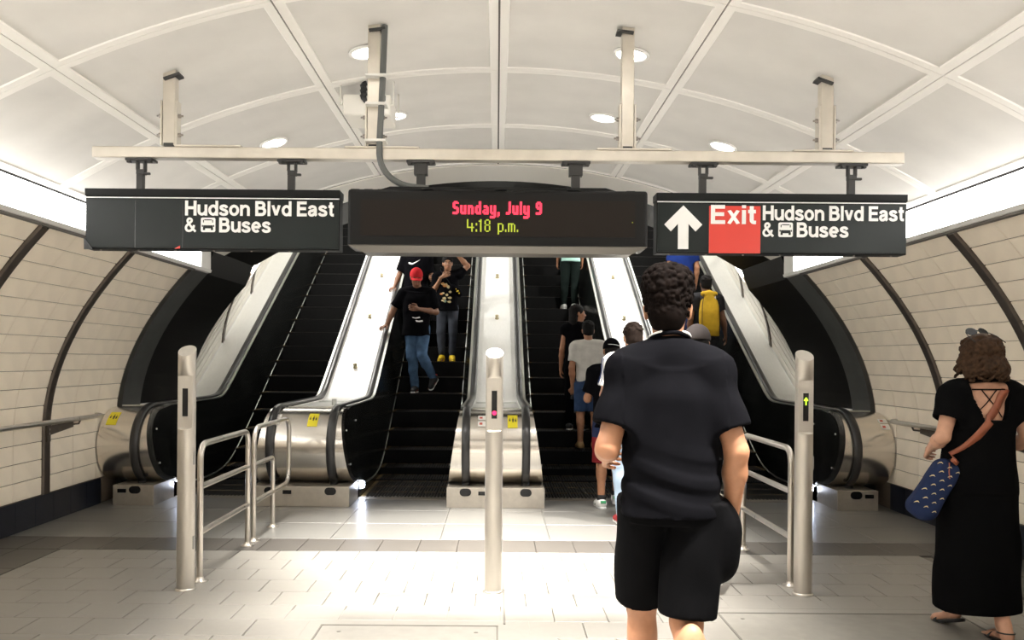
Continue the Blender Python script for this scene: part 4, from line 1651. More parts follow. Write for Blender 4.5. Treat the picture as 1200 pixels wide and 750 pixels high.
def face_bits(root, hc, Rh, s, brow='hair_black'):
    T = lambda x, y, z: hc + Rh @ (V3((x, y, z)) * s)
    for q in (-1, 1):
        m = MB()
        c = T(q * 0.033, 0.0845, 0.005)
        r = 0.0118 * s
        rows, mi = [], []
        axis = Rh @ V3((0, 1, 0)); ux = Rh @ V3((1, 0, 0)); uz = Rh @ V3((0, 0, 1))
        ts = [0, 0.32, 0.5, 0.8, 1.2, 1.7, 2.3, PI]
        for t in ts:
            rows.append([c + axis * (r * math.cos(t)) + (ux * math.cos(2 * PI * k / 10) + uz * math.sin(2 * PI * k / 10)) * (r * math.sin(t) + 1e-6) for k in range(10)])
        m.grid(rows, closed=True)
        m.mi = [1 if i // 10 < 2 else 0 for i in range(len(m.f))]
        build('eye', m, ['eye_white', 'eye_dark'], root)
        m = MB()
        m.tube([T(q * 0.016, 0.1035, 0.024), T(q * 0.034, 0.100, 0.031), T(q * 0.052, 0.088, 0.026)], [0.003 * s, 0.0042 * s, 0.002 * s], 6)
        build('eyebrow', m, brow, root)
    m = MB()
    m.tube([T(-0.022, 0.100, -0.0605), T(-0.010, 0.1095, -0.059), T(0, 0.111, -0.060), T(0.010, 0.1095, -0.059), T(0.022, 0.100, -0.0605)], [0.002 * s, 0.0045 * s, 0.005 * s, 0.0045 * s, 0.002 * s], 6)
    build('lips', m, 'lip', root)


def hand_mesh(wrist, d, palm, s, curl=0.5, side=1, h=0.0036, spread=0.10, thumb=0.6):
    """a hand with four unequal bent fingers and a thumb; d = along the hand, palm = out of the palm, side: +1 puts the thumb at d x palm"""
    d = V3(d).normalized(); palm = (V3(palm) - d * V3(palm).dot(d)).normalized()
    t = d.cross(palm) * side
    w = V3(wrist)
    S = Solid()
    P = lambda a, b, c: w + d * (a * s) + t * (b * s) + palm * (c * s)
    for b0, b1 in ((0.020, 0.030), (0.006, 0.010), (-0.008, -0.010), (-0.020, -0.028)):
        S.cap(P(-0.012, b0 * 0.6, 0), P(0.078, b1, 0), 0.0145 * s, 0.0115 * s, k=0.010 * s)
    S.cap(P(-0.045, 0, 0), P(0.01, 0, 0), 0.024 * s, 0.022 * s, k=0.012 * s)
    for i, (b, L) in enumerate(((0.0305, 0.070), (0.0102, 0.079), (-0.0105, 0.073), (-0.0295, 0.057))):
        p = P(0.082, b, 0)
        ang = 0.0
        dirv = (d + t * (spread * (b / 0.03) * (1 - 0.6 * curl)) )
        seg = (0.44, 0.31, 0.25)
        rad = (0.0090, 0.0082, 0.0074, 0.0062)
        for j in range(3):
            ang += curl * (0.75 + 0.12 * i, 1.25, 0.85)[j]
            v = dirv * math.cos(ang) + palm * math.sin(ang)
            q = p + v.normalized() * (L * seg[j] * s)
            S.cap(p, q, rad[j] * s, rad[j + 1] * s, k=0.0025 * s)
            p = q
    p = P(0.018, 0.026, 0.004)
    v = (d * 0.62 + t * 0.72 + palm * 0.25).normalized()
    q = p + v * (0.042 * s)
    S.cap(p, q, 0.0130 * s, 0.0105 * s, k=0.008 * s)
    v = (d * 0.9 + t * (0.45 - thumb * 0.6) + palm * thumb * 0.8).normalized()
    r = q + v * (0.030 * s); S.cap(q, r, 0.0102 * s, 0.0092 * s, k=0.003 * s)
    v = (d * 0.9 + t * (0.2 - thumb * 0.9) + palm * thumb).normalized()
    S.cap(r, r + v * (0.022 * s), 0.0092 * s, 0.0072 * s, k=0.003 * s)
    return S.mesh(h, 1)


def rotm(yaw=0.0, pitch=0.0, roll=0.0):
    """head turn: yaw to the person's left, pitch nods down when positive"""
    return (Matrix.Rotation(R(yaw), 3, 'Z') @ Matrix.Rotation(R(-pitch), 3, 'X') @ Matrix.Rotation(R(roll), 3, 'Y'))


BASE = dict(pelvis=(0, 0, 0.95), chest=(0, -0.005, 1.27), neck=(0, -0.015, 1.475), head=(0, 0.02, 1.632),
            hipL=(-0.088, 0, 0.91), kneeL=(-0.098, 0.022, 0.495), ankleL=(-0.10, -0.012, 0.085),
            hipR=(0.088, 0, 0.91), kneeR=(0.098, 0.022, 0.495), ankleR=(0.10, -0.012, 0.085),
            shL=(-0.178, -0.015, 1.425), elL=(-0.232, -0.035, 1.125), wrL=(-0.238, 0.055, 0.885),
            shR=(0.178, -0.015, 1.425), elR=(0.232, -0.035, 1.125), wrR=(0.238, 0.055, 0.885))


class Person:
    """one figure, facing +y in its own frame, feet at z = 0 unless the pose says otherwise"""
    def __init__(self, label, loc, yaw=0.0, H=1.75, pose=None, skin='skin_tan', h=0.009, head=(0, 0, 0), female=False,
                 hands=None, feet=(8, -8), footp=(0, 0), build_=1.0, group=None, brow='hair_black', hand_h=0.0042, bare_feet=False):
        s = H / 1.75
        self.s = s
        self.h = h
        self.build_ = build_
        J = dict(BASE)
        if female:
            J.update(shL=(-0.158, -0.015, 1.42), shR=(0.158, -0.015, 1.42), elL=(-0.205, -0.035, 1.125), elR=(0.205, -0.035, 1.125),
                     wrL=(-0.222, 0.05, 0.89), wrR=(0.222, 0.05, 0.89))
        if pose: J.update(pose)
        J = {k: V3(v) * s for k, v in J.items()}
        self.J = J
        self.Rh = rotm(*head)
        self.female = female
        S = Solid()
        b = s * build_
        fx = 0.92 if female else 1.0
        pl, ch, nk = J['pelvis'], J['chest'], J['neck']
        S.ell(pl, (0.150 * b, 0.108 * b, 0.115 * b), k=0.03)
        mid = pl.lerp(ch, 0.5)
        S.ell(mid, (0.128 * b * fx, 0.095 * b, 0.15 * b), k=0.06)
        S.ell(ch + V3((0, 0, 0.0)), (0.150 * b * fx, 0.108 * b, 0.165 * b), k=0.06)
        S.cap(J['shL'].lerp(nk, 0.15), J['shR'].lerp(nk, 0.15), 0.052 * b, k=0.05)
        for q in 'LR':
            S.cap(nk - V3((0, 0, 0.015 * s)), J['sh' + q] + V3((0, 0, 0.008)), 0.048 * b, 0.045 * b, k=0.03)
        hc = J['head']
        S.cap(nk - V3((0, 0, 0.02 * s)), hc + self.Rh @ V3((0, -0.02, -0.055)) * s, 0.060 * b * fx, 0.054 * b * fx, k=0.025)
        head_parts(S, hc, self.Rh, s, female)
        # arms and legs taper towards wrist and ankle
        for q in 'LR':
            sh, el, wr = J['sh' + q], J['el' + q], J['wr' + q]
            S.cap(sh, el, 0.053 * b * fx, 0.041 * b * fx, k=0.025)
            S.ell(sh.lerp(el, 0.1), (0.060 * b * fx,) * 3, k=0.03)
            S.cap(el, el.lerp(wr, 0.35), 0.041 * b * fx, 0.043 * b * fx, k=0.02)
            S.cap(el.lerp(wr, 0.35), wr, 0.042 * b * fx, 0.0265 * b * fx, k=0.02)
            hp, kn, an = J['hip' + q], J['knee' + q], J['ankle' + q]
            S.cap(hp, kn, 0.078 * b, 0.056 * b, k=0.035)
            S.cap(kn, an, 0.054 * b, 0.037 * b, k=0.025)
            ax = (an - kn).normalized()
            back = V3((0, -1, 0)); back = (back - ax * back.dot(ax)).normalized()
            S.ell(kn.lerp(an, 0.30) + back * 0.018 * s, (0.052 * b, 0.052 * b, 0.10 * b), k=0.03)
        self.foot = {}
        for q, ya, fp in (('L', feet[0], footp[0]), ('R', feet[1], footp[1])):
            an = J['ankle' + q]
            Rf = Matrix.Rotation(R(ya), 3, 'Z') @ Matrix.Rotation(R(-fp), 3, 'X')
            F_ = lambda x, y, z: an + Rf @ (V3((x, y, z)) * s)
            self.foot[q] = (an, Rf)
            S.cap(an, F_(0, -0.035, -0.045), 0.037 * s, 0.030 * s, k=0.02)
            S.cap(F_(0, -0.03, -0.055), F_(0.008 if q == 'R' else -0.008, 0.125, -0.062), 0.029 * s, 0.020 * s, k=0.03)
            S.cap(F_(0.025, 0.11, -0.064), F_(-0.025, 0.11, -0.064), 0.019 * s, k=0.02)
            for i in range(5):
                xx = (-0.034 + 0.0165 * i) * (1 if q == 'R' else -1)
                S.cap(F_(xx * 0.9, 0.13, -0.066), F_(xx, 0.165 - 0.008 * i, -0.070), 0.0105 * s, 0.009 * s, k=0.004)
        Vb, Fb = S.mesh(h, 1)
        parts = [(Vb, Fb)]
        hands = hands or {}
        for q, sgn in (('L', 1), ('R', -1)):
            el, wr = J['el' + q], J['wr' + q]
            hd = dict(d=(wr - el), palm=V3((-sgn * -1.0, 0.2, 0)), curl=0.35, side=None)
            hd.update(hands.get(q, {}))
            d = V3(hd['d']).normalized(); palm = V3(hd['palm'])
            palm = (palm - d * palm.dot(d)).normalized()
            sd = hd['side'] if hd['side'] is not None else (-sgn if True else sgn)
            parts.append(hand_mesh(wr + d * 0.030 * s, d, palm, s * (0.93 if female else 1.0), hd['curl'], sd, hand_h, thumb=hd.get('thumb', 0.6)))
        off, VV, FF = 0, [], []
        for v, f in parts:
            VV.append(v); FF.append(f + off); off += len(v)
        me = np_mesh('person', np.concatenate(VV), np.concatenate(FF), skin)
        self.o = link('person', me, None, loc)
        self.o.rotation_euler = (0, 0, R(yaw))
        tag(self.o, label, 'person', group)
        face_bits(self.o, hc, self.Rh, s, brow)

    # -------------------------------------------------- clothing
    def shirt(self, m, hem=0.86, sleeve=0.62, loose=1.0, name='shirt', folds=0.004, seed=1, hem_r=None, neck_drop=0.0, pick=None, mats=None, h=None, sleeve_r=1.0, extra=None):
        s, J = self.s, self.J
        fx = 0.92 if self.female else 1.0
        pl, ch, nk = J['pelvis'], J['chest'], J['neck']
        S = Solid()
        a = 0.178 * s * loose * fx
        hr = hem_r or 1.0
        z0 = hem * s
        cxa = lambda z: tuple(pl.lerp(ch, max(-0.3, (z - pl.z) / max(1e-3, ch.z - pl.z))))[:2]
        keys = []
        for z, rx, ry in ((z0, 0.178 * hr, 0.132 * hr), (z0 + 0.13 * s, 0.168 * (hr * .5 + .5), 0.126 * (hr * .5 + .5)), (ch.z - 0.08 * s, 0.166, 0.124), (ch.z + 0.04 * s, 0.172, 0.126), (J['shL'].z * 0.5 + J['shR'].z * 0.5 - 0.01 * s, 0.163, 0.098)):
            c = cxa(z)
            keys.append((z, c[0], c[1], rx * s * loose * fx, ry * s * loose))
        S.loft(keys, k=0.02, p=2.4)
        for q in 'LR':
            sh, el, wr = J['sh' + q], J['el' + q], J['wr' + q]
            S.cap(nk - V3((0, 0.004 * s, 0.034 * s)), sh + V3((0, 0, 0.002 * s)), 0.068 * s, 0.058 * s, k=0.04)
            inn = sh.lerp(nk, 0.25)
            S.ell(sh.lerp(el, 0.06) - V3((0, 0, 0.012 * s)), (0.062 * s * loose,) * 3, k=0.04)
            if sleeve <= 1.0:
                end = sh.lerp(el, sleeve)
                S.cap(sh, end, 0.066 * s * loose, 0.066 * s * loose * sleeve_r, k=0.06, flat=True)
                d = (end - sh).normalized()
                S.cap(end - d * 0.03, end + d * 0.05, 0.055 * s * loose * sleeve_r, k=0, op='s', flat=True)
            else:
                end = el.lerp(wr, sleeve - 1.0)
                S.cap(sh, el, 0.064 * s * loose, 0.054 * s * loose, k=0.03)
                S.cap(el, end, 0.052 * s * loose, 0.042 * s * loose, k=0.02, flat=True)
        # always a little outside the shoulders underneath
        bb = s * self.build_
        S.cap(J['shL'].lerp(nk, 0.15), J['shR'].lerp(nk, 0.15), 0.052 * bb + 0.009, k=0.05)
        for q in 'LR':
            S.cap(nk - V3((0, 0, 0.020 * s)), J['sh' + q] + V3((0, 0, 0.008)), 0.048 * bb + 0.009, 0.045 * bb + 0.009, k=0.03)
            if sleeve > 0.25: S.ell(J['sh' + q].lerp(J['el' + q], 0.1), (0.060 * bb * fx + 0.008,) * 3, k=0.03)
        # neck opening
        S.cap(nk + V3((0, 0.040, 0.062 - neck_drop)) , nk + V3((0, 0.045, 0.16)), 0.062 * s, 0.072 * s, k=0, op='s')
        if extra: extra(S)
        return solid_obj(name, S, h or self.h, mats or m, self.o, 1, cloth_folds(folds, seed) if folds else None, pick)

    def legs(self, m, hem=0.06, top=1.02, loose=1.0, name='trousers', seed=2, folds=0.004, widen=1.0, blend=0.035, h=None, mats=None, pick=None, extra=None):
        """trousers or shorts: hem is a height (standing) below which the cloth stops"""
        s, J = self.s, self.J
        S = Solid()
        pl = J['pelvis']
        S.loft([(pl.z - 0.11 * s, pl.x, pl.y, 0.158 * s * loose, 0.122 * s * loose), (pl.z - 0.02 * s, pl.x, pl.y, 0.165 * s * loose, 0.125 * s * loose), (top * s, pl.x, pl.y, 0.148 * s, 0.11 * s)], k=0.02)
        for q in 'LR':
            hp, kn, an = J['hip' + q], J['knee' + q], J['ankle' + q]
            if hem >= 0.35:
                t = min(1.15, (0.91 - hem) / 0.415)
                end = hp + (kn - hp) * t
                S.cap(hp, end, 0.098 * s * loose, 0.080 * s * loose * widen, k=blend, flat=True)
                d = (end - hp).normalized()
                S.cap(end - d * 0.03, end + d * 0.05, 0.066 * s * loose * widen, k=0, op='s', flat=True)
            else:
                end = kn + (an - kn) * min(1.08, (0.495 - hem) / 0.41)
                S.cap(hp, kn, 0.096 * s * loose, 0.068 * s * loose, k=0.035)
                S.cap(kn, end, 0.066 * s * loose, 0.054 * s * loose * widen, k=0.02, flat=True)
        bb = s * self.build_
        S.ell(pl, (0.150 * bb + 0.010, 0.108 * bb + 0.010, 0.095 * bb), k=0.03)
        for q in 'LR':
            hp, kn, an = J['hip' + q], J['knee' + q], J['ankle' + q]
            if hem < 0.35:
                S.cap(hp, kn, 0.079 * bb + 0.007, 0.056 * bb + 0.011, k=0.035)
                S.cap(kn, kn.lerp(an, 0.8), 0.054 * bb + 0.012, 0.042 * bb + 0.010, k=0.025)
                ax = (an - kn).normalized()
                back = V3((0, -1, 0)); back = (back - ax * back.dot(ax)).normalized()
                S.ell(kn.lerp(an, 0.30) + back * 0.018 * s, (0.052 * bb + 0.009, 0.052 * bb + 0.009, 0.10 * bb), k=0.03)
        if extra: extra(S)
        return solid_obj(name, S, h or self.h, mats or m, self.o, 1, cloth_folds(folds, seed) if folds else None, pick)

    def shoes(self, m, sole='shoe_white', accent=None, h=None, sock=None):
        s = self.s
        for q in 'LR':
            an, Rf = self.foot[q]
            F_ = lambda x, y, z: an + Rf @ (V3((x, y, z)) * s)
            bx = 0.006 if q == 'R' else -0.006
            S = Solid()
            S.cap(F_(0, -0.045, -0.035), F_(0, 0.03, -0.03), 0.047 * s, 0.043 * s, k=0.02)
            S.cap(F_(0, 0.0, 0.005), F_(0, -0.01, -0.04), 0.045 * s, 0.045 * s, k=0.02)
            S.cap(F_(0, 0.03, -0.028), F_(bx, 0.145, -0.052), 0.045 * s, 0.037 * s, k=0.03)
            S.half(F_(0, 0, -0.070), Rf @ V3((0, 0, -1)))
            S.half(F_(0, 0, 0.030), Rf @ V3((0, -0.3, 1)))
            up = solid_obj('shoe', S, h or min(self.h, 0.007), m, self.o)
            P_ = Solid()
            P_.cap(F_(0, -0.055, -0.073), F_(0, 0.04, -0.073), 0.042 * s, 0.040 * s, k=0.02)
            P_.cap(F_(0, 0.04, -0.073), F_(bx, 0.150, -0.073), 0.040 * s, 0.036 * s, k=0.02)
            P_.half(F_(0, 0, -0.062), Rf @ V3((0, 0, 1))); P_.half(F_(0, 0, -0.0845), Rf @ V3((0, 0, -1)))
            solid_obj('sole', P_, h or min(self.h, 0.006), sole, up)
            if accent:
                m2 = MB()
                for w in (-1, 1):
                    m2.tube([F_(w * 0.040, 0.02, -0.018), F_(w * 0.044, 0.05, -0.040), F_(w * 0.041, 0.085, -0.052)], 0.006 * s, 6)
                m2.tube([F_(-0.026, -0.084, -0.010), F_(0.026, -0.084, -0.010)], 0.016 * s, 8)
                build('shoe_accent', m2, accent, up)
            if sock:
                Sk = Solid(); Sk.cap(F_(0, -0.005, 0.0), F_(0, -0.005, 0.055), 0.047 * s, 0.046 * s, k=0, flat=True)
                solid_obj('sock', Sk, 0.006, sock, self.o)

    def T(self, x, y, z):
        return self.J['head'] + self.Rh @ (V3((x, y, z)) * self.s)

    def hair(self, m, style='short', seed=3, h=None):
        s = self.s
        rot = [list(r) for r in self.Rh]
        rg = random.Random(seed)
        S = Solid()
        e = lambda x, y, z, a, b, c, k=0.015, op='u': S.ell(self.T(x, y, z), (a * s, b * s, c * s), k=k, rot=rot, op=op)
        if style in ('short', 'buzz'):
            g = 0.010 if style == 'short' else 0.005
            e(0, -0.018, 0.040, 0.076 + g, 0.096 + g, 0.086 + g)
            e(0, -0.045, -0.02, 0.066 + g, 0.066 + g, 0.075)
            S.half(self.T(0, 0.075, 0.055), self.Rh @ V3((0, 1.0, -0.55)))
            S.half(self.T(0, -0.05, -0.062), self.Rh @ V3((0, 0.35, -1)))
            for k in range(90):
                a, b = rg.uniform(0, 2 * PI), rg.uniform(0.1, 1.45)
                x, y, z = math.cos(a) * math.sin(b), math.sin(a) * math.sin(b), math.cos(b)
                if y > 0.75 and z < 0.6: continue
                e(x * (0.074 + g), -0.018 + y * (0.094 + g), 0.040 + z * (0.085 + g), 0.014, 0.014, 0.012, 0.006)
            for w in (-1, 1):
                S.ell(self.T(w * 0.085, 0.0, -0.015), (0.026 * s, 0.040 * s, 0.042 * s), op='s', rot=rot)
        elif style == 'undercap':
            e(0, -0.022, 0.010, 0.0775, 0.0985, 0.060); e(0, -0.045, -0.02, 0.069, 0.069, 0.072)
            S.half(self.T(0, 0.045, 0.0), self.Rh @ V3((0, 1.0, -0.2)))
            S.half(self.T(0, -0.05, -0.060), self.Rh @ V3((0, 0.35, -1)))
            S.half(self.T(0, 0, 0.045), self.Rh @ V3((0, 0, 1)))
            for w in (-1, 1):
                S.ell(self.T(w * 0.085, 0.0, -0.015), (0.026 * s, 0.040 * s, 0.042 * s), op='s', rot=rot)
        elif style == 'long':
            e(0, -0.020, 0.040, 0.088, 0.106, 0.096)
            e(0, -0.060, -0.07, 0.082, 0.062, 0.13, 0.03)
            e(0, -0.065, -0.18, 0.088, 0.050, 0.12, 0.04)
            S.ell(self.T(0, 0.085, -0.03), (0.058 * s, 0.075 * s, 0.088 * s), op='s', rot=rot)
            for k in range(60):
                a = rg.uniform(-PI, 0)
                z = rg.uniform(-0.28, 0.05)
                S.cap(self.T(math.cos(a) * 0.086, -0.05 + math.sin(a) * 0.06, z), self.T(math.cos(a) * 0.09, -0.05 + math.sin(a) * 0.062, z - 0.08), 0.010 * s, 0.007 * s, k=0.008)
        o = solid_obj('hair', S, h or min(self.h, 0.0075), m, self.o)
        return o

    def cap_hat(self, m, brim=1, h=None, tilt=0.0):
        """baseball cap; brim=+1 peak forward, -1 turned back"""
        s = self.s
        rot = [list(r) for r in self.Rh]
        S = Solid()
        S.ell(self.T(0, -0.014, 0.040), (0.091 * s, 0.113 * s, 0.104 * s), k=0.01, rot=rot)
        S.half(self.T(0, 0, 0.022), self.Rh @ V3((0, -0.12, -1)))
        hat = solid_obj('cap', S, h or min(self.h, 0.0065), m, self.o)
        mb = MB()
        rows = []
        for j in range(5):
            t = j / 4
            rows.append([self.T(0.088 * math.sin(a) * (1 - 0.06 * t), (-0.014 if brim > 0 else 0) + brim * ((0.104 + 0.072 * t) * math.cos(a) ** 0.8 if abs(a) < PI / 2 else 0), 0.030 - 0.020 * t - 0.020 * math.sin(a) ** 2) for a in np.linspace(-1.15, 1.15, 13)])
        mb.grid(rows)
        bo = build('brim', mb, m, hat)
        sl = bo.modifiers.new('solid', 'SOLIDIFY'); sl.thickness = 0.004
        mb = MB(); mb.lathe([(0.008 * s, 0), (0.006 * s, 0.006 * s), (0, 0.007 * s)], self.T(0, -0.014, 0.139), 10, 0, self.Rh)
        build('button', mb, m, hat)
        return hat


def decal(name, poly, target, matname, parent, frm, axis_u, axis_v, ray, lift=0.004, n=14):
    """a flat mark laid on a garment: the polygon is filled by a fan of small quads thrown onto the cloth"""
    dg = bpy.context.evaluated_depsgraph_get()
    bvh = BVHTree.FromPolygons([v.co for v in target.data.vertices], [p.vertices[:] for p in target.data.polygons])
    U, Wv, D = V3(axis_u), V3(axis_v), V3(ray)
    m = MB()
    for a, b in poly:                      # list of (lower points, upper points) strips
        rows = []
        for (x0, z0), (x1, z1) in zip(a, b):
            row = []
            for t in (0, 0.34, 0.67, 1):
                p = V3(frm) + U * (x0 + (x1 - x0) * t) + Wv * (z0 + (z1 - z0) * t)
                hit = bvh.ray_cast(p - D * 0.5, D)
                row.append((hit[0] if hit[0] is not None else p) - D * lift)
            rows.append(row)
        m.grid(rows)
    return build(name, m, matname, parent)
# ------------------------------------------------------------------ the people of the photograph
def tread(i):
    return 9.10 + 0.4 * i + 0.2, step_rise(i)

# ---- the young man in black walking in front
man = Person('young man in black t-shirt and shorts with curly dark hair, seen from behind', (0.655, 3.2, 0), 0, 1.82, dict(
    pelvis=(0.0, 0.0, 0.945), chest=(0, 0.03, 1.25), neck=(0.0, 0.035, 1.475), head=(0.0, 0.070, 1.603),
    shL=(-0.150, 0.02, 1.392), elL=(-0.232, -0.035, 1.105), wrL=(-0.205, 0.19, 1.055),
    shR=(0.150, 0.02, 1.392), elR=(0.226, -0.04, 1.095), wrR=(0.236, 0.05, 0.86),
    hipL=(-0.088, 0.02, 0.91), kneeL=(-0.075, 0.15, 0.50), ankleL=(-0.06, 0.20, 0.085),
    hipR=(0.088, -0.01, 0.91), kneeR=(0.050, -0.05, 0.49), ankleR=(0.035, -0.36, 0.20)),
    skin='skin_tan', h=0.0062, head=(-14, 4, 0), feet=(4, -4), footp=(0, 42), hand_h=0.0034,
    hands=dict(L=dict(palm=(1, 0, -0.3), curl=0.85), R=dict(palm=(-1, 0, 0), curl=0.25)))
tee = man.shirt('black_cotton', hem=0.865, sleeve=0.74, loose=1.0, folds=0.0, hem_r=1.0, sleeve_r=1.16)
def tee_folds(x, y, z):
    a = 0.006 * np.tanh(1.5 * np.sin(60 * z + 9 * x + 2.2 * np.sin(7 * x + 1.0))) * np.exp(-((z - 1.02) / 0.10) ** 2) * (y < 0.1)
    b = 0.006 * np.sin(16 * x + 5 * z + 1.5 * np.sin(9 * z)) * np.exp(-((z - 1.2) / 0.16) ** 2)
    c = 0.003 * np.sin(40 * z + 25 * np.abs(x)) * (np.abs(x) > 0.19)
    return a + b + c
co = np.empty(len(tee.data.vertices) * 3, np.float32); tee.data.vertices.foreach_get('co', co)
fq = np.empty(len(tee.data.polygons) * 4, np.int32); tee.data.loops.foreach_get('vertex_index', fq)
tee.data.vertices.foreach_set('co', ripple(co.reshape(-1, 3).astype(float), fq.reshape(-1, 4), tee_folds).astype(np.float32).ravel())
tee.data.update()
sp = man.s
def pocket(S):
    S.ell((0.185 * sp, 0.03 * sp, 0.765 * sp), (0.082, 0.11, 0.155), k=0.05)
man.legs('black_short', hem=0.52, top=0.98, loose=1.04, widen=1.22, blend=0.008, name='shorts', folds=0.006, seed=5, h=0.0065, extra=pocket)
nk = man.J['neck']
m = MB()
cp = []
for k in range(25):
    a = 2 * PI * k / 24
    cp.append(nk + V3((0.075 * math.sin(a), 0.010 - 0.074 * math.cos(a), 0.034 + 0.010 * math.cos(a) - 0.02 * (1 - math.cos(a)))))
m.tube(cp[:-1], 0.0085, 8, closed=True)
col = build('collar', m, 'black_cotton', tee)
m = MB()
for lo, hi in ((1.9, 4.9), (-5.2, -2.0)):
    m.tube([nk + V3((0.079 * math.sin(a), 0.010 - 0.078 * math.cos(a), 0.042 + 0.010 * math.cos(a) - 0.02 * (1 - math.cos(a)))) for a in [2 * PI * q / 24 for q in np.linspace(lo, hi, 8)]], 0.0048, 8)
build('collar_stripe', m, 'sign_white', col)
# curly top, short faded sides
S = Solid(); rg = random.Random(11); s = man.s
rot = [list(r) for r in man.Rh]
e = lambda x, y, z, a, b, c, k=0.015, op='u': S.ell(man.T(x, y, z), (a * s, b * s, c * s), k=k, rot=rot, op=op)
e(0, -0.018, 0.060, 0.083, 0.102, 0.088); e(0, -0.020, 0.098, 0.088, 0.104, 0.056, 0.03); e(0, -0.05, -0.015, 0.070, 0.068, 0.085, 0.03)
for k in range(900):
    a = rg.uniform(0, 2 * PI); z = rg.uniform(-0.03, 0.165)
    t = (z - 0.095) / 0.075
    r = math.sqrt(max(0.0, 1 - min(1, abs(t)) ** 2.6)) if t > 0 else 1.0
    if z < 0.06: r = 0.90 + 0.10 * (z + 0.03) / 0.09
    r *= (1.0 if rg.random() < 0.55 else rg.random() ** 0.5) if z > 0.09 else 1.0
    zz = 0.095 + 0.066 * math.sqrt(max(0.0, 1 - r ** 2.6)) if (z > 0.09 and r < 0.98) else z
    rad = rg.uniform(0.0075, 0.0130) * (1.0 if zz > 0.07 else 0.75 if zz > 0.03 else 0.55)
    e(r * 0.088 * math.cos(a), -0.020 + r * 0.103 * math.sin(a), zz, rad, rad, rad, 0.0035)
S.half(man.T(0, 0.085, 0.06), man.Rh @ V3((0, 1.0, -0.5)))
S.half(man.T(0, -0.05, -0.078), man.Rh @ V3((0, 0.25, -1)))
for w in (-1, 1):
    S.ell(man.T(w * 0.090, 0.005, -0.020), (0.030 * s, 0.052 * s, 0.046 * s), op='s', rot=rot)
solid_obj('hair', S, 0.0042, 'hair_curl', man.o, 0)
man.shoes('shoe_black', 'shoe_black')

# ---- the woman in the long black dress
wom = Person('woman in long black dress with short brown curly hair and tan strap', (2.62, 4.62, 0), 4, 1.63, dict(
    pelvis=(-0.01, 0, 0.95), shL=(-0.165, -0.01, 1.405), elL=(-0.262, -0.06, 1.160), wrL=(-0.205, 0.150, 1.075),
    shR=(0.165, -0.01, 1.405), elR=(0.255, -0.06, 1.150), wrR=(0.22, 0.14, 1.06), head=(0.0, 0.02, 1.615),
    hipL=(-0.08, 0.03, 0.91), kneeL=(-0.06, 0.17, 0.50), ankleL=(-0.055, 0.20, 0.12),
    hipR=(0.08, 0.0, 0.91), kneeR=(0.06, 0.0, 0.48), ankleR=(0.055, -0.14, 0.10)),
    skin='skin_fair', h=0.0068, head=(6, 0, 0), female=True, feet=(10, -6), footp=(18, 6), hand_h=0.0034, build_=1.04,
    hands=dict(L=dict(palm=(0.9, 0.1, -0.4), curl=0.75), R=dict(palm=(-0.9, 0.1, -0.4), curl=0.7)))
s = wom.s
def dress_more(S):
    S.loft([(0.155 * s, 0.0, 0.02, 0.235 * s, 0.20 * s), (0.30 * s, 0.0, 0.02, 0.232 * s, 0.195 * s), (0.60 * s, -0.005, 0.01, 0.228 * s, 0.175 * s), (0.92 * s, -0.01, 0, 0.218 * s, 0.150 * s), (1.05 * s, -0.005, 0, 0.196 * s, 0.134 * s), (1.18 * s, 0, 0, 0.18 * s, 0.125 * s)], k=0.04, p=2.2)
    S.loft([(0.10 * s, 0, 0.02, 0.216 * s, 0.18 * s), (0.20 * s, 0, 0.02, 0.205 * s, 0.17 * s)], k=0, op='s')
    # low open back
    S.loft([(1.255 * s, 0.0, -0.16 * s, 0.062 * s, 0.16 * s), (1.30 * s, 0.0, -0.16 * s, 0.080 * s, 0.16 * s), (1.40 * s, 0.0, -0.16 * s, 0.116 * s, 0.16 * s), (1.47 * s, 0, -0.16 * s, 0.122 * s, 0.16 * s)], k=0, op='s', p=6)
dress = wom.shirt('black_dress', hem=0.86, sleeve=0.60, loose=1.12, folds=0.0045, seed=8, name='dress', sleeve_r=1.05, extra=dress_more)
dv = [v.co.copy() for v in dress.data.vertices]; dp = [p.vertices[:] for p in dress.data.polygons]
bv_dress = BVHTree.FromPolygons(dv, dp)
bv_body = BVHTree.FromPolygons([v.co for v in wom.o.data.vertices], [p.vertices[:] for p in wom.o.data.polygons])
def on_back(x, z, lift=0.006):
    ys = [h[0].y for h in (b.ray_cast(V3((x, -1, z)), V3((0, 1, 0))) for b in (bv_dress, bv_body)) if h[0] is not None]
    return V3((x, (min(ys) if ys else -0.10) - lift, z))
def back_line(x0, z0, x1, z1, n=14, lift=0.004):
    return [on_back(x0 + (x1 - x0) * k / n, z0 + (z1 - z0) * k / n, lift) for k in range(n + 1)]
m = MB()
for q in ((-0.098, 1.432, 0.098, 1.432), (-0.045, 1.43, 0.055, 1.275), (0.045, 1.43, -0.082, 1.305), (-0.107, 1.43, -0.098, 1.36)):
    m.tube(back_line(q[0] * s, q[1] * s, q[2] * s, q[3] * s), 0.0045 if q[1] == q[3] else 0.0028, 6)
build('back_straps', m, 'black_dress', dress)
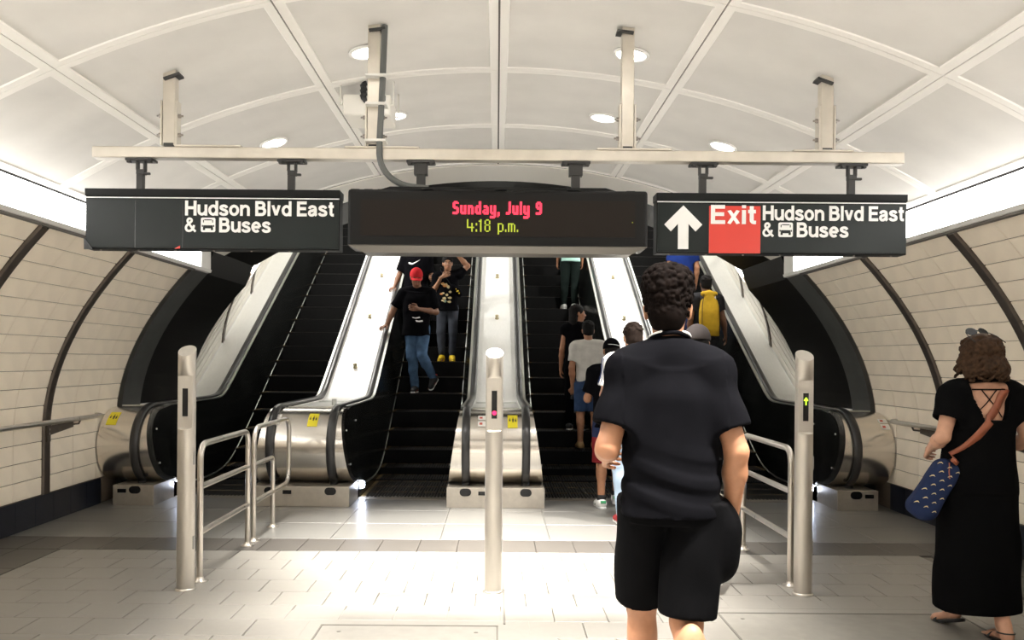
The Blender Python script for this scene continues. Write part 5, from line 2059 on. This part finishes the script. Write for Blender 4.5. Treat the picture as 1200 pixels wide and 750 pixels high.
# curly bob
S = Solid(); rg = random.Random(21)
rot = [list(r) for r in wom.Rh]
e = lambda x, y, z, a, b, c, k=0.015, op='u': S.ell(wom.T(x, y, z), (a * s, b * s, c * s), k=k, rot=rot, op=op)
e(0, -0.02, 0.040, 0.098, 0.108, 0.102); e(0, -0.030, -0.035, 0.122, 0.098, 0.085, 0.04); e(0, -0.03, -0.075, 0.118, 0.085, 0.055, 0.03)
for k in range(190):
    a = rg.uniform(-PI * 1.12, PI * 0.12) if rg.random() < 0.85 else rg.uniform(0, 2 * PI)
    z0 = rg.uniform(-0.06, 0.13); L = rg.uniform(0.05, 0.10); ph = rg.uniform(0, 6.28)
    prev = None
    for j in range(9):
        z = z0 - L * j / 8
        zz = max(-0.135, z)
        rr = 0.104 * math.sqrt(max(0.03, 1 - ((zz - 0.035) / 0.108) ** 2)) if zz > 0.0 else 0.104 + 0.026 * min(1, -zz / 0.05) - 0.10 * max(0, -zz - 0.085)
        rr += 0.004 + 0.009 * math.sin(j * 1.25 + ph)
        aa = a + 0.10 * math.cos(j * 1.25 + ph)
        if math.sin(aa) > 0.45 and zz < 0.07: prev = None; continue
        p = wom.T(rr * math.cos(aa), -0.022 + rr * 0.98 * math.sin(aa), zz)
        if prev is not None:
            S.cap(prev, p, 0.0085 * s, 0.0078 * s, k=0.004)
        prev = p
S.ell(wom.T(0, 0.095, -0.02), (0.062 * s, 0.07 * s, 0.085 * s), op='s', rot=rot)
solid_obj('hair', S, 0.0045, 'hair_brown', wom.o, 0)
for q in 'LR':
    an, Rf = wom.foot[q]
    F_ = lambda x, y, z: an + Rf @ (V3((x, y, z)) * s)
    P_ = Solid()
    P_.cap(F_(0, -0.055, -0.087), F_(0, 0.04, -0.087), 0.036 * s, 0.036 * s); P_.cap(F_(0, 0.04, -0.087), F_(0.0, 0.145, -0.087), 0.036 * s, 0.034 * s)
    P_.half(F_(0, 0, -0.078), Rf @ V3((0, 0, 1))); P_.half(F_(0, 0, -0.100), Rf @ V3((0, 0, -1)))
    so = solid_obj('sandal', P_, 0.0055, 'leather_black', wom.o)
    m = MB()
    m.tube([F_(0.040 * math.cos(t), 0.100, -0.085 + 0.036 * math.sin(t)) for t in np.linspace(0, PI, 12)], 0.014 * s, 8, ry=0.004)
    build('strap', m, 'leather_black', so)
    m = MB()
    m.tube([F_(0.041 * math.cos(t), -0.02 - 0.048 * math.sin(t), -0.035) for t in np.linspace(-0.3, PI + 0.3, 16)], 0.007 * s, 8, ry=0.004)
    build('strap', m, 'leather_black', so)
# sunglasses pushed up on her hair
root = empty('sunglasses', wom.o.matrix_basis @ wom.T(0, 0.012, 0.146))
root.rotation_euler = (0, 0, R(10))
tag(root, 'dark sunglasses pushed up on top of the brown curly hair', 'sunglasses')
for w in (-1, 1):
    m = MB()
    Tm = Matrix.Translation((w * 0.036, 0, 0.004)) @ Matrix.Rotation(R(50), 4, 'X') @ Matrix.Rotation(R(w * 8), 4, 'Y')
    m.prism([(0.031 * math.cos(t), 0.026 * math.sin(t)) for t in np.linspace(0, 2 * PI, 20)[:-1]], 0.003, Tm)
    build('lens', m, 'glass_dark', root)
    m = MB(); m.tube([(w * 0.070, 0.0, 0.0), (w * 0.088, -0.04, -0.02), (w * 0.090, -0.10, -0.055)], 0.0025, 6); build('temple', m, 'glass_dark', root)
m = MB(); m.tube([(-0.008, 0.002, 0.008), (0, 0.004, 0.012), (0.008, 0.002, 0.008)], 0.003, 6); build('bridge', m, 'glass_dark', root)
# crossbody bag at her left hip
W2 = Matrix.Translation(wom.o.location) @ Matrix.Rotation(R(4), 4, 'Z')
bag = empty('crossbody_bag', wom.o.location); bag.rotation_euler = (0, 0, R(4))
tag(bag, 'navy crossbody bag with small pale print and tan strap on the woman', 'bag')
S = Solid()
Bm = Matrix.Translation((-0.268, -0.02, 0.80)) @ Matrix.Rotation(R(33), 4, 'Y') @ Matrix.Rotation(R(-18), 4, 'Z')
Bt = lambda x, y, z: Bm @ V3((x, y, z))
for x in (-0.045, 0.045):
    for z in (-0.13, 0.12):
        pass
S.cap(Bt(-0.030, 0.05, -0.125), Bt(-0.028, 0.04, 0.125), 0.040, 0.034, k=0.03); S.cap(Bt(0.030, 0.05, -0.125), Bt(0.028, 0.04, 0.125), 0.040, 0.034, k=0.03)
S.cap(Bt(-0.030, -0.04, -0.125), Bt(-0.028, -0.03, 0.125), 0.040, 0.034, k=0.05); S.cap(Bt(0.030, -0.04, -0.125), Bt(0.028, -0.03, 0.125), 0.040, 0.034, k=0.05)
S.cap(Bt(0, 0, -0.115), Bt(0, 0, 0.11), 0.06, 0.05, k=0.05)
body = solid_obj('bag_body', S, 0.006, 'bag_navy', bag, 1, cloth_folds(0.002, 4))
bvb = BVHTree.FromPolygons([v.co for v in body.data.vertices], [p.vertices[:] for p in body.data.polygons])
nrm = (Bm.to_3x3() @ V3((0, 1, 0)))
for r in range(7):
    for c in range(3):
        x, z = -0.052 + 0.048 * c + (0.024 if r % 2 else 0), -0.125 + 0.041 * r
        if abs(x) > 0.068: continue
        pts = []
        for t in (-1, -0.4, 0.2, 1):
            p = Bt(x + 0.010 * t, -0.3, z + 0.008 * (1 - t * t) + 0.006 * t)
            h = bvb.ray_cast(p, nrm)
            if h[0] is not None: pts.append(h[0] - nrm * 0.001)
        if len(pts) == 4:
            m = MB(); m.tube(pts, [0.001, 0.003, 0.0035, 0.001], 5)
            build('print_mark', m, 'print_cream', body)
m = MB(); m.tube([Bt(-0.02, -0.055, 0.145), Bt(0.0, -0.062, 0.10), Bt(0.02, -0.064, 0.07)], 0.018, 8, ry=0.004)
build('leather_tab', m, 'leather_tan', body)
m = MB()
for x in (-0.005, 0.02): m.tube([Bt(x + 0.014 * math.cos(t), -0.03, 0.165 + 0.014 * math.sin(t)) for t in np.linspace(0, 2 * PI, 13)[:-1]], 0.0035, 6, closed=True)
build('ring', m, 'leather_black', body)
m = MB()
pts = [V3((0.075, 0.10, 1.30)), V3((0.085, 0.05, 1.352)), V3((0.092, 0.0, 1.362))]
p0, p1 = V3((0.095, 0, 1.335)), V3((-0.215, 0, 0.945))
for k in range(22):
    q = p0.lerp(p1, k / 21)
    pts.append(on_back(q.x, q.z, 0.007))
rows = []
for i, p in enumerate(pts):
    d = (pts[min(i + 1, len(pts) - 1)] - pts[max(0, i - 1)]).normalized()
    side = d.cross(V3((0, -1, 0)) if i > 2 else V3((0, -0.5, 0.8))).normalized()
    rows.append([p - side * 0.022, p + side * 0.022])
m.grid(rows)
st = build('strap', m, 'leather_tan', bag)
sl = st.modifiers.new('solid', 'SOLIDIFY'); sl.thickness = 0.004

# ---- riders coming down
y, z = tread(8)
p1 = Person('man in red cap and blue jeans riding down with one hand on the handrail', (-1.17, y, z), 180, 1.82, dict(
    elR=(0.335, -0.06, 1.18), wrR=(0.435, -0.06, 0.945), elL=(-0.265, -0.02, 1.14), wrL=(-0.05, 0.20, 1.165), head=(0.01, 0.05, 1.615),
    pelvis=(0.01, 0, 0.95), kneeR=(0.06, 0.05, 0.495), ankleR=(0.02, 0.0, 0.085), kneeL=(-0.085, 0.13, 0.53), ankleL=(-0.235, 0.02, 0.21)),
    'skin_brown', 0.009, head=(8, 22, 0), feet=(-20, -4), footp=(35, 0),
    hands=dict(R=dict(d=(0.25, 0.5, -0.1), palm=(0, 0, -1), curl=0.55), L=dict(palm=(0, -1, 0.2), curl=0.5)))
t = p1.shirt('black_cotton', hem=0.80, sleeve=0.85, loose=1.15, folds=0.006, seed=3)
p1.legs('denim', hem=0.07, loose=1.0, seed=4, folds=0.006)
p1.shoes('shoe_black', 'shoe_white', accent='shoe_red')
p1.hair('hair_black', 'undercap'); p1.cap_hat('red_cap', 1)
decal('shirt_print', [([(-0.10, -0.02), (-0.05, -0.03), (0, -0.025)], [(-0.09, 0.0), (-0.04, -0.01), (0.01, 0.0)]), ([(-0.06, 0.03), (0.0, 0.02), (0.05, 0.03)], [(-0.05, 0.05), (0.01, 0.035), (0.06, 0.045)])],
      t, 'sign_white', t, (0.0, 0, 1.06), (1, 0, 0), (0, 0, 1), (0, -1, 0))

y, z = tread(11)
p2 = Person('man in black t-shirt with white check mark standing behind the red cap', (-1.30, y, z), 180, 1.75, dict(
    elR=(0.28, -0.05, 1.16), wrR=(0.345, 0.04, 0.955), elL=(-0.24, -0.02, 1.12), wrL=(-0.27, 0.20, 1.08)),
    'skin_brown', 0.009, head=(0, 6, 0), hands=dict(R=dict(d=(0.2, 0.6, -0.2), palm=(0, 0, -1), curl=0.5)))
t = p2.shirt('black_cotton', hem=0.82, sleeve=0.8, loose=1.12, folds=0.005, seed=6)
p2.legs('charcoal', hem=0.06, seed=7); p2.shoes('shoe_black', 'shoe_black'); p2.hair('hair_black', 'short', 5)
# swoosh-like mark, thin tail rising to the wearer's left
lo, hi = [], []
for k in range(13):
    u = k / 12
    x = -0.085 + 0.19 * u
    low = 0.020 * (1 - u * 3) ** 2 - 0.03 if u < 0.33 else -0.03 + 0.085 * ((u - 0.33) / 0.67) ** 1.15
    top = 0.012 - 0.02 * u * 3 if u < 0.33 else -0.008 + 0.063 * ((u - 0.33) / 0.67) ** 1.1
    lo.append((-x, low)); hi.append((-x, max(top, low + 0.0015)))
decal('shirt_mark', [(lo, hi)], t, 'sign_white', t, (0.03, 0, 1.335 * p2.s), (1, 0, 0), (0, 0, 1), (0, -1, 0))

y, z = tread(10)
p3 = Person('person in printed black t-shirt and yellow shoes with one arm raised to the head', (-0.775, y, z), 180, 1.63, dict(
    elL=(-0.335, 0.0, 1.60), shL=(-0.185, -0.01, 1.45), wrL=(-0.15, 0.04, 1.79), elR=(0.235, 0.0, 1.15), wrR=(0.10, 0.17, 1.385),
    ankleL=(-0.085, 0.0, 0.085), ankleR=(0.085, 0.02, 0.085)),
    'skin_olive', 0.009, head=(6, 2, 3), hands=dict(L=dict(d=(0.6, -0.1, 0.2), palm=(0.3, 0, -1), curl=0.4), R=dict(d=(-0.8, 0.1, 0.4), palm=(0, -1, 0), curl=0.4)))
t = p3.shirt('black_cotton', hem=0.84, sleeve=0.70, loose=1.08, folds=0.004, seed=9)
p3.legs('denim_grey', hem=0.06, loose=0.93, seed=10); p3.shoes('shoe_yellow', 'shoe_yellow'); p3.hair('hair_black', 'short', 9)
rg = random.Random(3)
for q in range(16):
    cx, cz = rg.uniform(-0.10, 0.10), rg.uniform(0.98, 1.30)
    w_, h_ = rg.uniform(0.018, 0.035), rg.uniform(0.012, 0.03)
    a = [(cx - w_, cz - h_ * 0.2), (cx - w_ * .4, cz - h_), (cx + w_ * .5, cz - h_ * .8), (cx + w_, cz - h_ * .1)]
    b = [(cx - w_ * .8, cz + h_ * 0.4), (cx - w_ * .3, cz + h_), (cx + w_ * .4, cz + h_ * .7), (cx + w_ * 1.0, cz + h_ * .3)]
    decal('shirt_print', [(a, b)], t, ('print_cream', 'print_teal' if cz < 1.1 else 'print_orange', 'print_cream')[q % 3], t, (0, 0, 0), (p3.s, 0, 0), (0, 0, p3.s), (0, -1, 0))
wb_ = empty('waist_bag', p3.o.location); wb_.rotation_euler = (0, 0, PI)
tag(wb_, 'small black and yellow bag slung across the printed t-shirt', 'bag')
S = Solid(); S.cap((-0.19, 0.15, 1.04), (-0.09, 0.185, 1.12), 0.045, k=0.02); S.cap((-0.19, 0.15, 1.07), (-0.09, 0.185, 1.15), 0.040, k=0.02)
bb = solid_obj('bag_body', S, 0.008, 'black_cotton', wb_)
m = MB()
for q in range(7): m.lathe([(0.012, 0), (0.008, 0.004), (0, 0.005)], (-0.19 + 0.017 * q, 0.20 + 0.004 * q, 1.05 + 0.014 * q + 0.02 * (q % 2)), 7, 0, Matrix.Rotation(-PI / 2, 3, 'X'))
build('bag_print', m, 'shoe_yellow', bb)
m = MB(); m.tube([(-0.09, 0.165, 1.14), (0.0, 0.165, 1.27), (0.10, 0.11, 1.40), (0.11, 0.02, 1.475), (0.06, -0.10, 1.42), (-0.08, -0.14, 1.25), (-0.20, 0.0, 1.08), (-0.19, 0.13, 1.05)], 0.014, 8, ry=0.004); build('strap', m, 'charcoal', wb_)

# ---- riders going up
y, z = tread(14)
p4 = Person('person in mint green top and dark trousers highest on the escalator', (1.27, y, z), 0, 1.68, dict(kneeL=(-0.09, 0.05, 0.5), ankleL=(-0.10, 0.10, 0.085), ankleR=(0.07, -0.06, 0.085)), 'skin_tan', 0.0095, female=True)
p4.shirt('mint', hem=0.86, sleeve=0.4, loose=1.12, folds=0.004, seed=12); p4.legs('dark_green', hem=0.08, loose=0.95, seed=13); p4.shoes('shoe_white'); p4.hair('hair_black', 'long', 8)

y, z = tread(6)
p5 = Person('woman with long dark hair in black top turning her face to the right', (1.10, y, z), -18, 1.71, dict(wrL=(-0.235, 0.02, 0.88)), 'skin_tan', 0.009, head=(-58, 0, 0), female=True)
p5.shirt('black_cotton', hem=0.84, sleeve=0.30, loose=1.05, folds=0.003, seed=14, neck_drop=0.04); p5.legs('black_short', hem=0.07, loose=0.95, seed=15); p5.shoes('shoe_black'); p5.hair('hair_black', 'long', 4)

y, z = tread(5)
p6 = Person('man in pale grey t-shirt and denim shorts holding a dark phone', (1.21, y, z), 0, 1.68, dict(elL=(-0.225, -0.03, 1.125), wrL=(-0.205, 0.05, 0.875), wrR=(0.225, 0.07, 0.885)), 'skin_tan', 0.009, head=(0, 4, 0),
            hands=dict(L=dict(palm=(0.3, 1, 0), curl=0.7)))
p6.shirt('grey_white', hem=0.83, sleeve=0.72, loose=1.0, folds=0.005, seed=16); p6.legs('denim_dark', hem=0.52, loose=1.0, widen=1.1, name='shorts', seed=17); p6.shoes('shoe_tan', 'shoe_black'); p6.hair('hair_black', 'short', 14)
w6 = p6.J['wrL'] + (p6.J['wrL'] - p6.J['elL']).normalized() * 0.115
m = MB(); m.box((0, 0, 0), (0.072, 0.009, 0.145))
ph = build('phone', m, 'slot_black', None, p6.o.location + w6 + V3((0.015, 0.035, -0.01)), bevel=0.003); ph.rotation_euler = (R(8), R(12), 0)
tag(ph, 'dark phone held low in the left hand of the grey t-shirt man', 'phone')

p7 = Person('person in black cap, black tee and maroon shorts stepping onto the escalator', (1.16, 8.62, 0), 0, 1.68, dict(elL=(-0.245, 0.03, 1.13), wrL=(-0.215, 0.24, 1.18), elR=(0.235, 0.02, 1.12), wrR=(0.20, 0.24, 1.15),
            kneeL=(-0.10, 0.0, 0.495), ankleL=(-0.11, -0.10, 0.085), kneeR=(0.08, 0.08, 0.5), ankleR=(0.075, 0.12, 0.10)), 'skin_tan', 0.009, head=(0, 3, 0), footp=(0, 0),
            hands=dict(L=dict(palm=(1, 0, 0.3), curl=0.6), R=dict(palm=(-1, 0, 0.3), curl=0.6)))
p7.shirt('black_cotton', hem=0.83, sleeve=0.78, loose=1.12, folds=0.005, seed=18)
def two_tone(c):
    return np.where(c[:, 2] > 0.70, 0, 1)
p7.legs('maroon', hem=0.46, loose=1.06, widen=1.2, name='shorts', seed=19, mats=['navy', 'maroon'], pick=two_tone)
p7.shoes('shoe_white', 'shoe_white', accent='shoe_green', sock='shoe_black'); p7.hair('hair_black', 'undercap', 15)
hat = p7.cap_hat('black_cotton', 1)
m = MB()
m.tube([p7.T(0.090 * math.cos(t), -0.014 + 0.111 * math.sin(t), 0.052 + 0.016 * math.cos(t - 4.2)) for t in np.linspace(-2.1, -0.5, 12)], 0.006, 6, ry=0.003)
build('cap_trim', m, 'sign_white', hat)
bpk = empty('backpack', p7.o.location + V3((0, 0, 0)))
tag(bpk, 'black backpack worn by the person in black cap and maroon shorts', 'backpack')
S = Solid(); S.loft([(0.93, 0.02, -0.20, 0.135, 0.085), (1.02, 0.02, -0.21, 0.145, 0.10), (1.20, 0.02, -0.20, 0.14, 0.085), (1.36, 0.02, -0.18, 0.105, 0.055)], p=3)
solid_obj('pack_body', S, 0.009, 'black_short', bpk, 1, cloth_folds(0.004, 2))
for w in (-1, 1):
    m = MB(); m.tube([(w * 0.09 + 0.01, -0.15, 1.33), (w * 0.10, -0.06, 1.425), (w * 0.105, 0.06, 1.40), (w * 0.12, 0.135, 1.25), (w * 0.14, 0.10, 1.08), (w * 0.14, -0.10, 0.98)], 0.022, 8, ry=0.006); build('strap', m, 'charcoal', bpk)

p8 = Person('man in white tee with dark sleeve stripes, light jeans and red shoes', (1.235, 7.72, 0), 0, 1.80, dict(shL=(-0.19, -0.015, 1.43), elL=(-0.25, 0.0, 1.13), wrL=(-0.19, 0.2, 1.03), wrR=(0.2, 0.12, 0.9),
            kneeL=(-0.10, 0.0, 0.495), ankleL=(-0.095, -0.06, 0.085), ankleR=(0.09, 0.20, 0.085), kneeR=(0.095, 0.14, 0.5)), 'skin_fair', 0.0085, head=(4, 6, 0), brow='hair_darkbrown',
            hands=dict(L=dict(palm=(1, 0, 0), curl=0.6)))
t = p8.shirt('white_cotton', hem=0.83, sleeve=0.75, loose=1.10, folds=0.005, seed=20)
bt = BVHTree.FromPolygons([v.co for v in t.data.vertices], [p.vertices[:] for p in t.data.polygons])
for w, q in ((-1, 'L'), (1, 'R')):
    sh, el = p8.J['sh' + q], p8.J['el' + q]
    m = MB()
    for k in (-1, 0, 1):
        pts = []
        for i in range(10):
            c = sh.lerp(el, 0.02 + 0.68 * i / 9)
            h = bt.ray_cast(c + V3((w * 0.4, 0.022 * k - 0.02, 0.16 if i < 2 else 0.0)), V3((-w, 0, -0.4 if i < 2 else 0)))
            if h[0] is not None: pts.append(h[0] + V3((w * 0.002, 0, 0.001)))
        if len(pts) > 3: m.tube(pts, 0.006, 6, ry=0.003)
    build('sleeve_stripes', m, 'navy', t)
p8.legs('denim_light', hem=0.075, loose=0.98, seed=21); p8.shoes('shoe_red', 'shoe_white'); p8.hair('hair_darkbrown', 'short', 17)

p9 = Person('person in grey cap walking just beyond the right shoulder of the man in black', (1.345, 5.72, 0), 0, 1.70, dict(kneeL=(-0.10, 0.22, 0.50), ankleL=(-0.17, 0.48, 0.10), kneeR=(0.08, 0.0, 0.49), ankleR=(0.07, -0.24, 0.12),
            elR=(0.20, -0.05, 1.12), wrR=(0.16, 0.12, 0.93), elL=(-0.2, -0.05, 1.12)), 'skin_tan', 0.009, footp=(0, 16))
p9.shirt('charcoal', hem=0.84, sleeve=0.75, loose=1.0, folds=0.004, seed=22); p9.legs('black_short', hem=0.08, loose=0.95, seed=23); p9.shoes('shoe_red', 'shoe_white'); p9.hair('hair_black', 'undercap', 4); p9.cap_hat('grey_cap', 1)

y, z = tread(8)
p10 = Person('rider in dark clothes wearing the yellow backpack on the rightmost escalator', (3.06, y, z), 0, 1.74, dict(elR=(0.25, -0.02, 1.12), wrR=(0.31, 0.08, 0.90)), 'skin_brown', 0.009)
p10.shirt('charcoal', hem=0.82, sleeve=0.6, loose=1.08, folds=0.004, seed=24); p10.legs('charcoal', hem=0.08, seed=25); p10.shoes('shoe_black', 'shoe_black'); p10.hair('hair_black', 'short', 19)
bpk = empty('backpack', p10.o.location)
tag(bpk, 'yellow roll-top backpack on a rider of the rightmost escalator', 'backpack')
S = Solid(); S.loft([(0.86, 0.0, -0.20, 0.135, 0.085), (0.95, 0.0, -0.21, 0.145, 0.105), (1.22, 0.0, -0.21, 0.140, 0.095), (1.38, 0, -0.19, 0.12, 0.06), (1.42, 0, -0.19, 0.06, 0.05)], p=3)
S.cap((-0.085, -0.19, 1.47), (0.085, -0.19, 1.47), 0.040, k=0.03)
S.cap((0, -0.19, 1.40), (0, -0.19, 1.48), 0.06, 0.045, k=0.03)
pb = solid_obj('pack_body', S, 0.008, 'yellow_canvas', bpk, 1, cloth_folds(0.006, 6))
m = MB()
for w in (-1, 1): m.tube([(w * 0.125, -0.30, 0.88), (w * 0.128, -0.305, 1.1), (w * 0.12, -0.285, 1.3), (w * 0.085, -0.235, 1.46)], 0.013, 8, ry=0.004)
build('side_webbing', m, 'charcoal', pb)
for w in (-1, 1):
    m = MB(); m.tube([(w * 0.09, -0.15, 1.38), (w * 0.10, -0.06, 1.48), (w * 0.105, 0.06, 1.45), (w * 0.13, 0.14, 1.28), (w * 0.15, 0.10, 1.10), (w * 0.14, -0.10, 0.98)], 0.022, 8, ry=0.006); build('strap', m, 'white_cotton' if w > 0 else 'charcoal', bpk)

y, z = tread(12)
p11 = Person('rider in bright blue top far up the rightmost escalator, mostly behind the sign', (3.06, y, z), 0, 1.74, None, 'skin_tan', 0.0095)
p11.shirt('blue_bright', hem=0.84, sleeve=0.7, loose=1.08, folds=0.004, seed=26); p11.legs('navy', hem=0.08, seed=27); p11.shoes('shoe_black', 'shoe_black'); p11.hair('hair_black', 'short', 23)
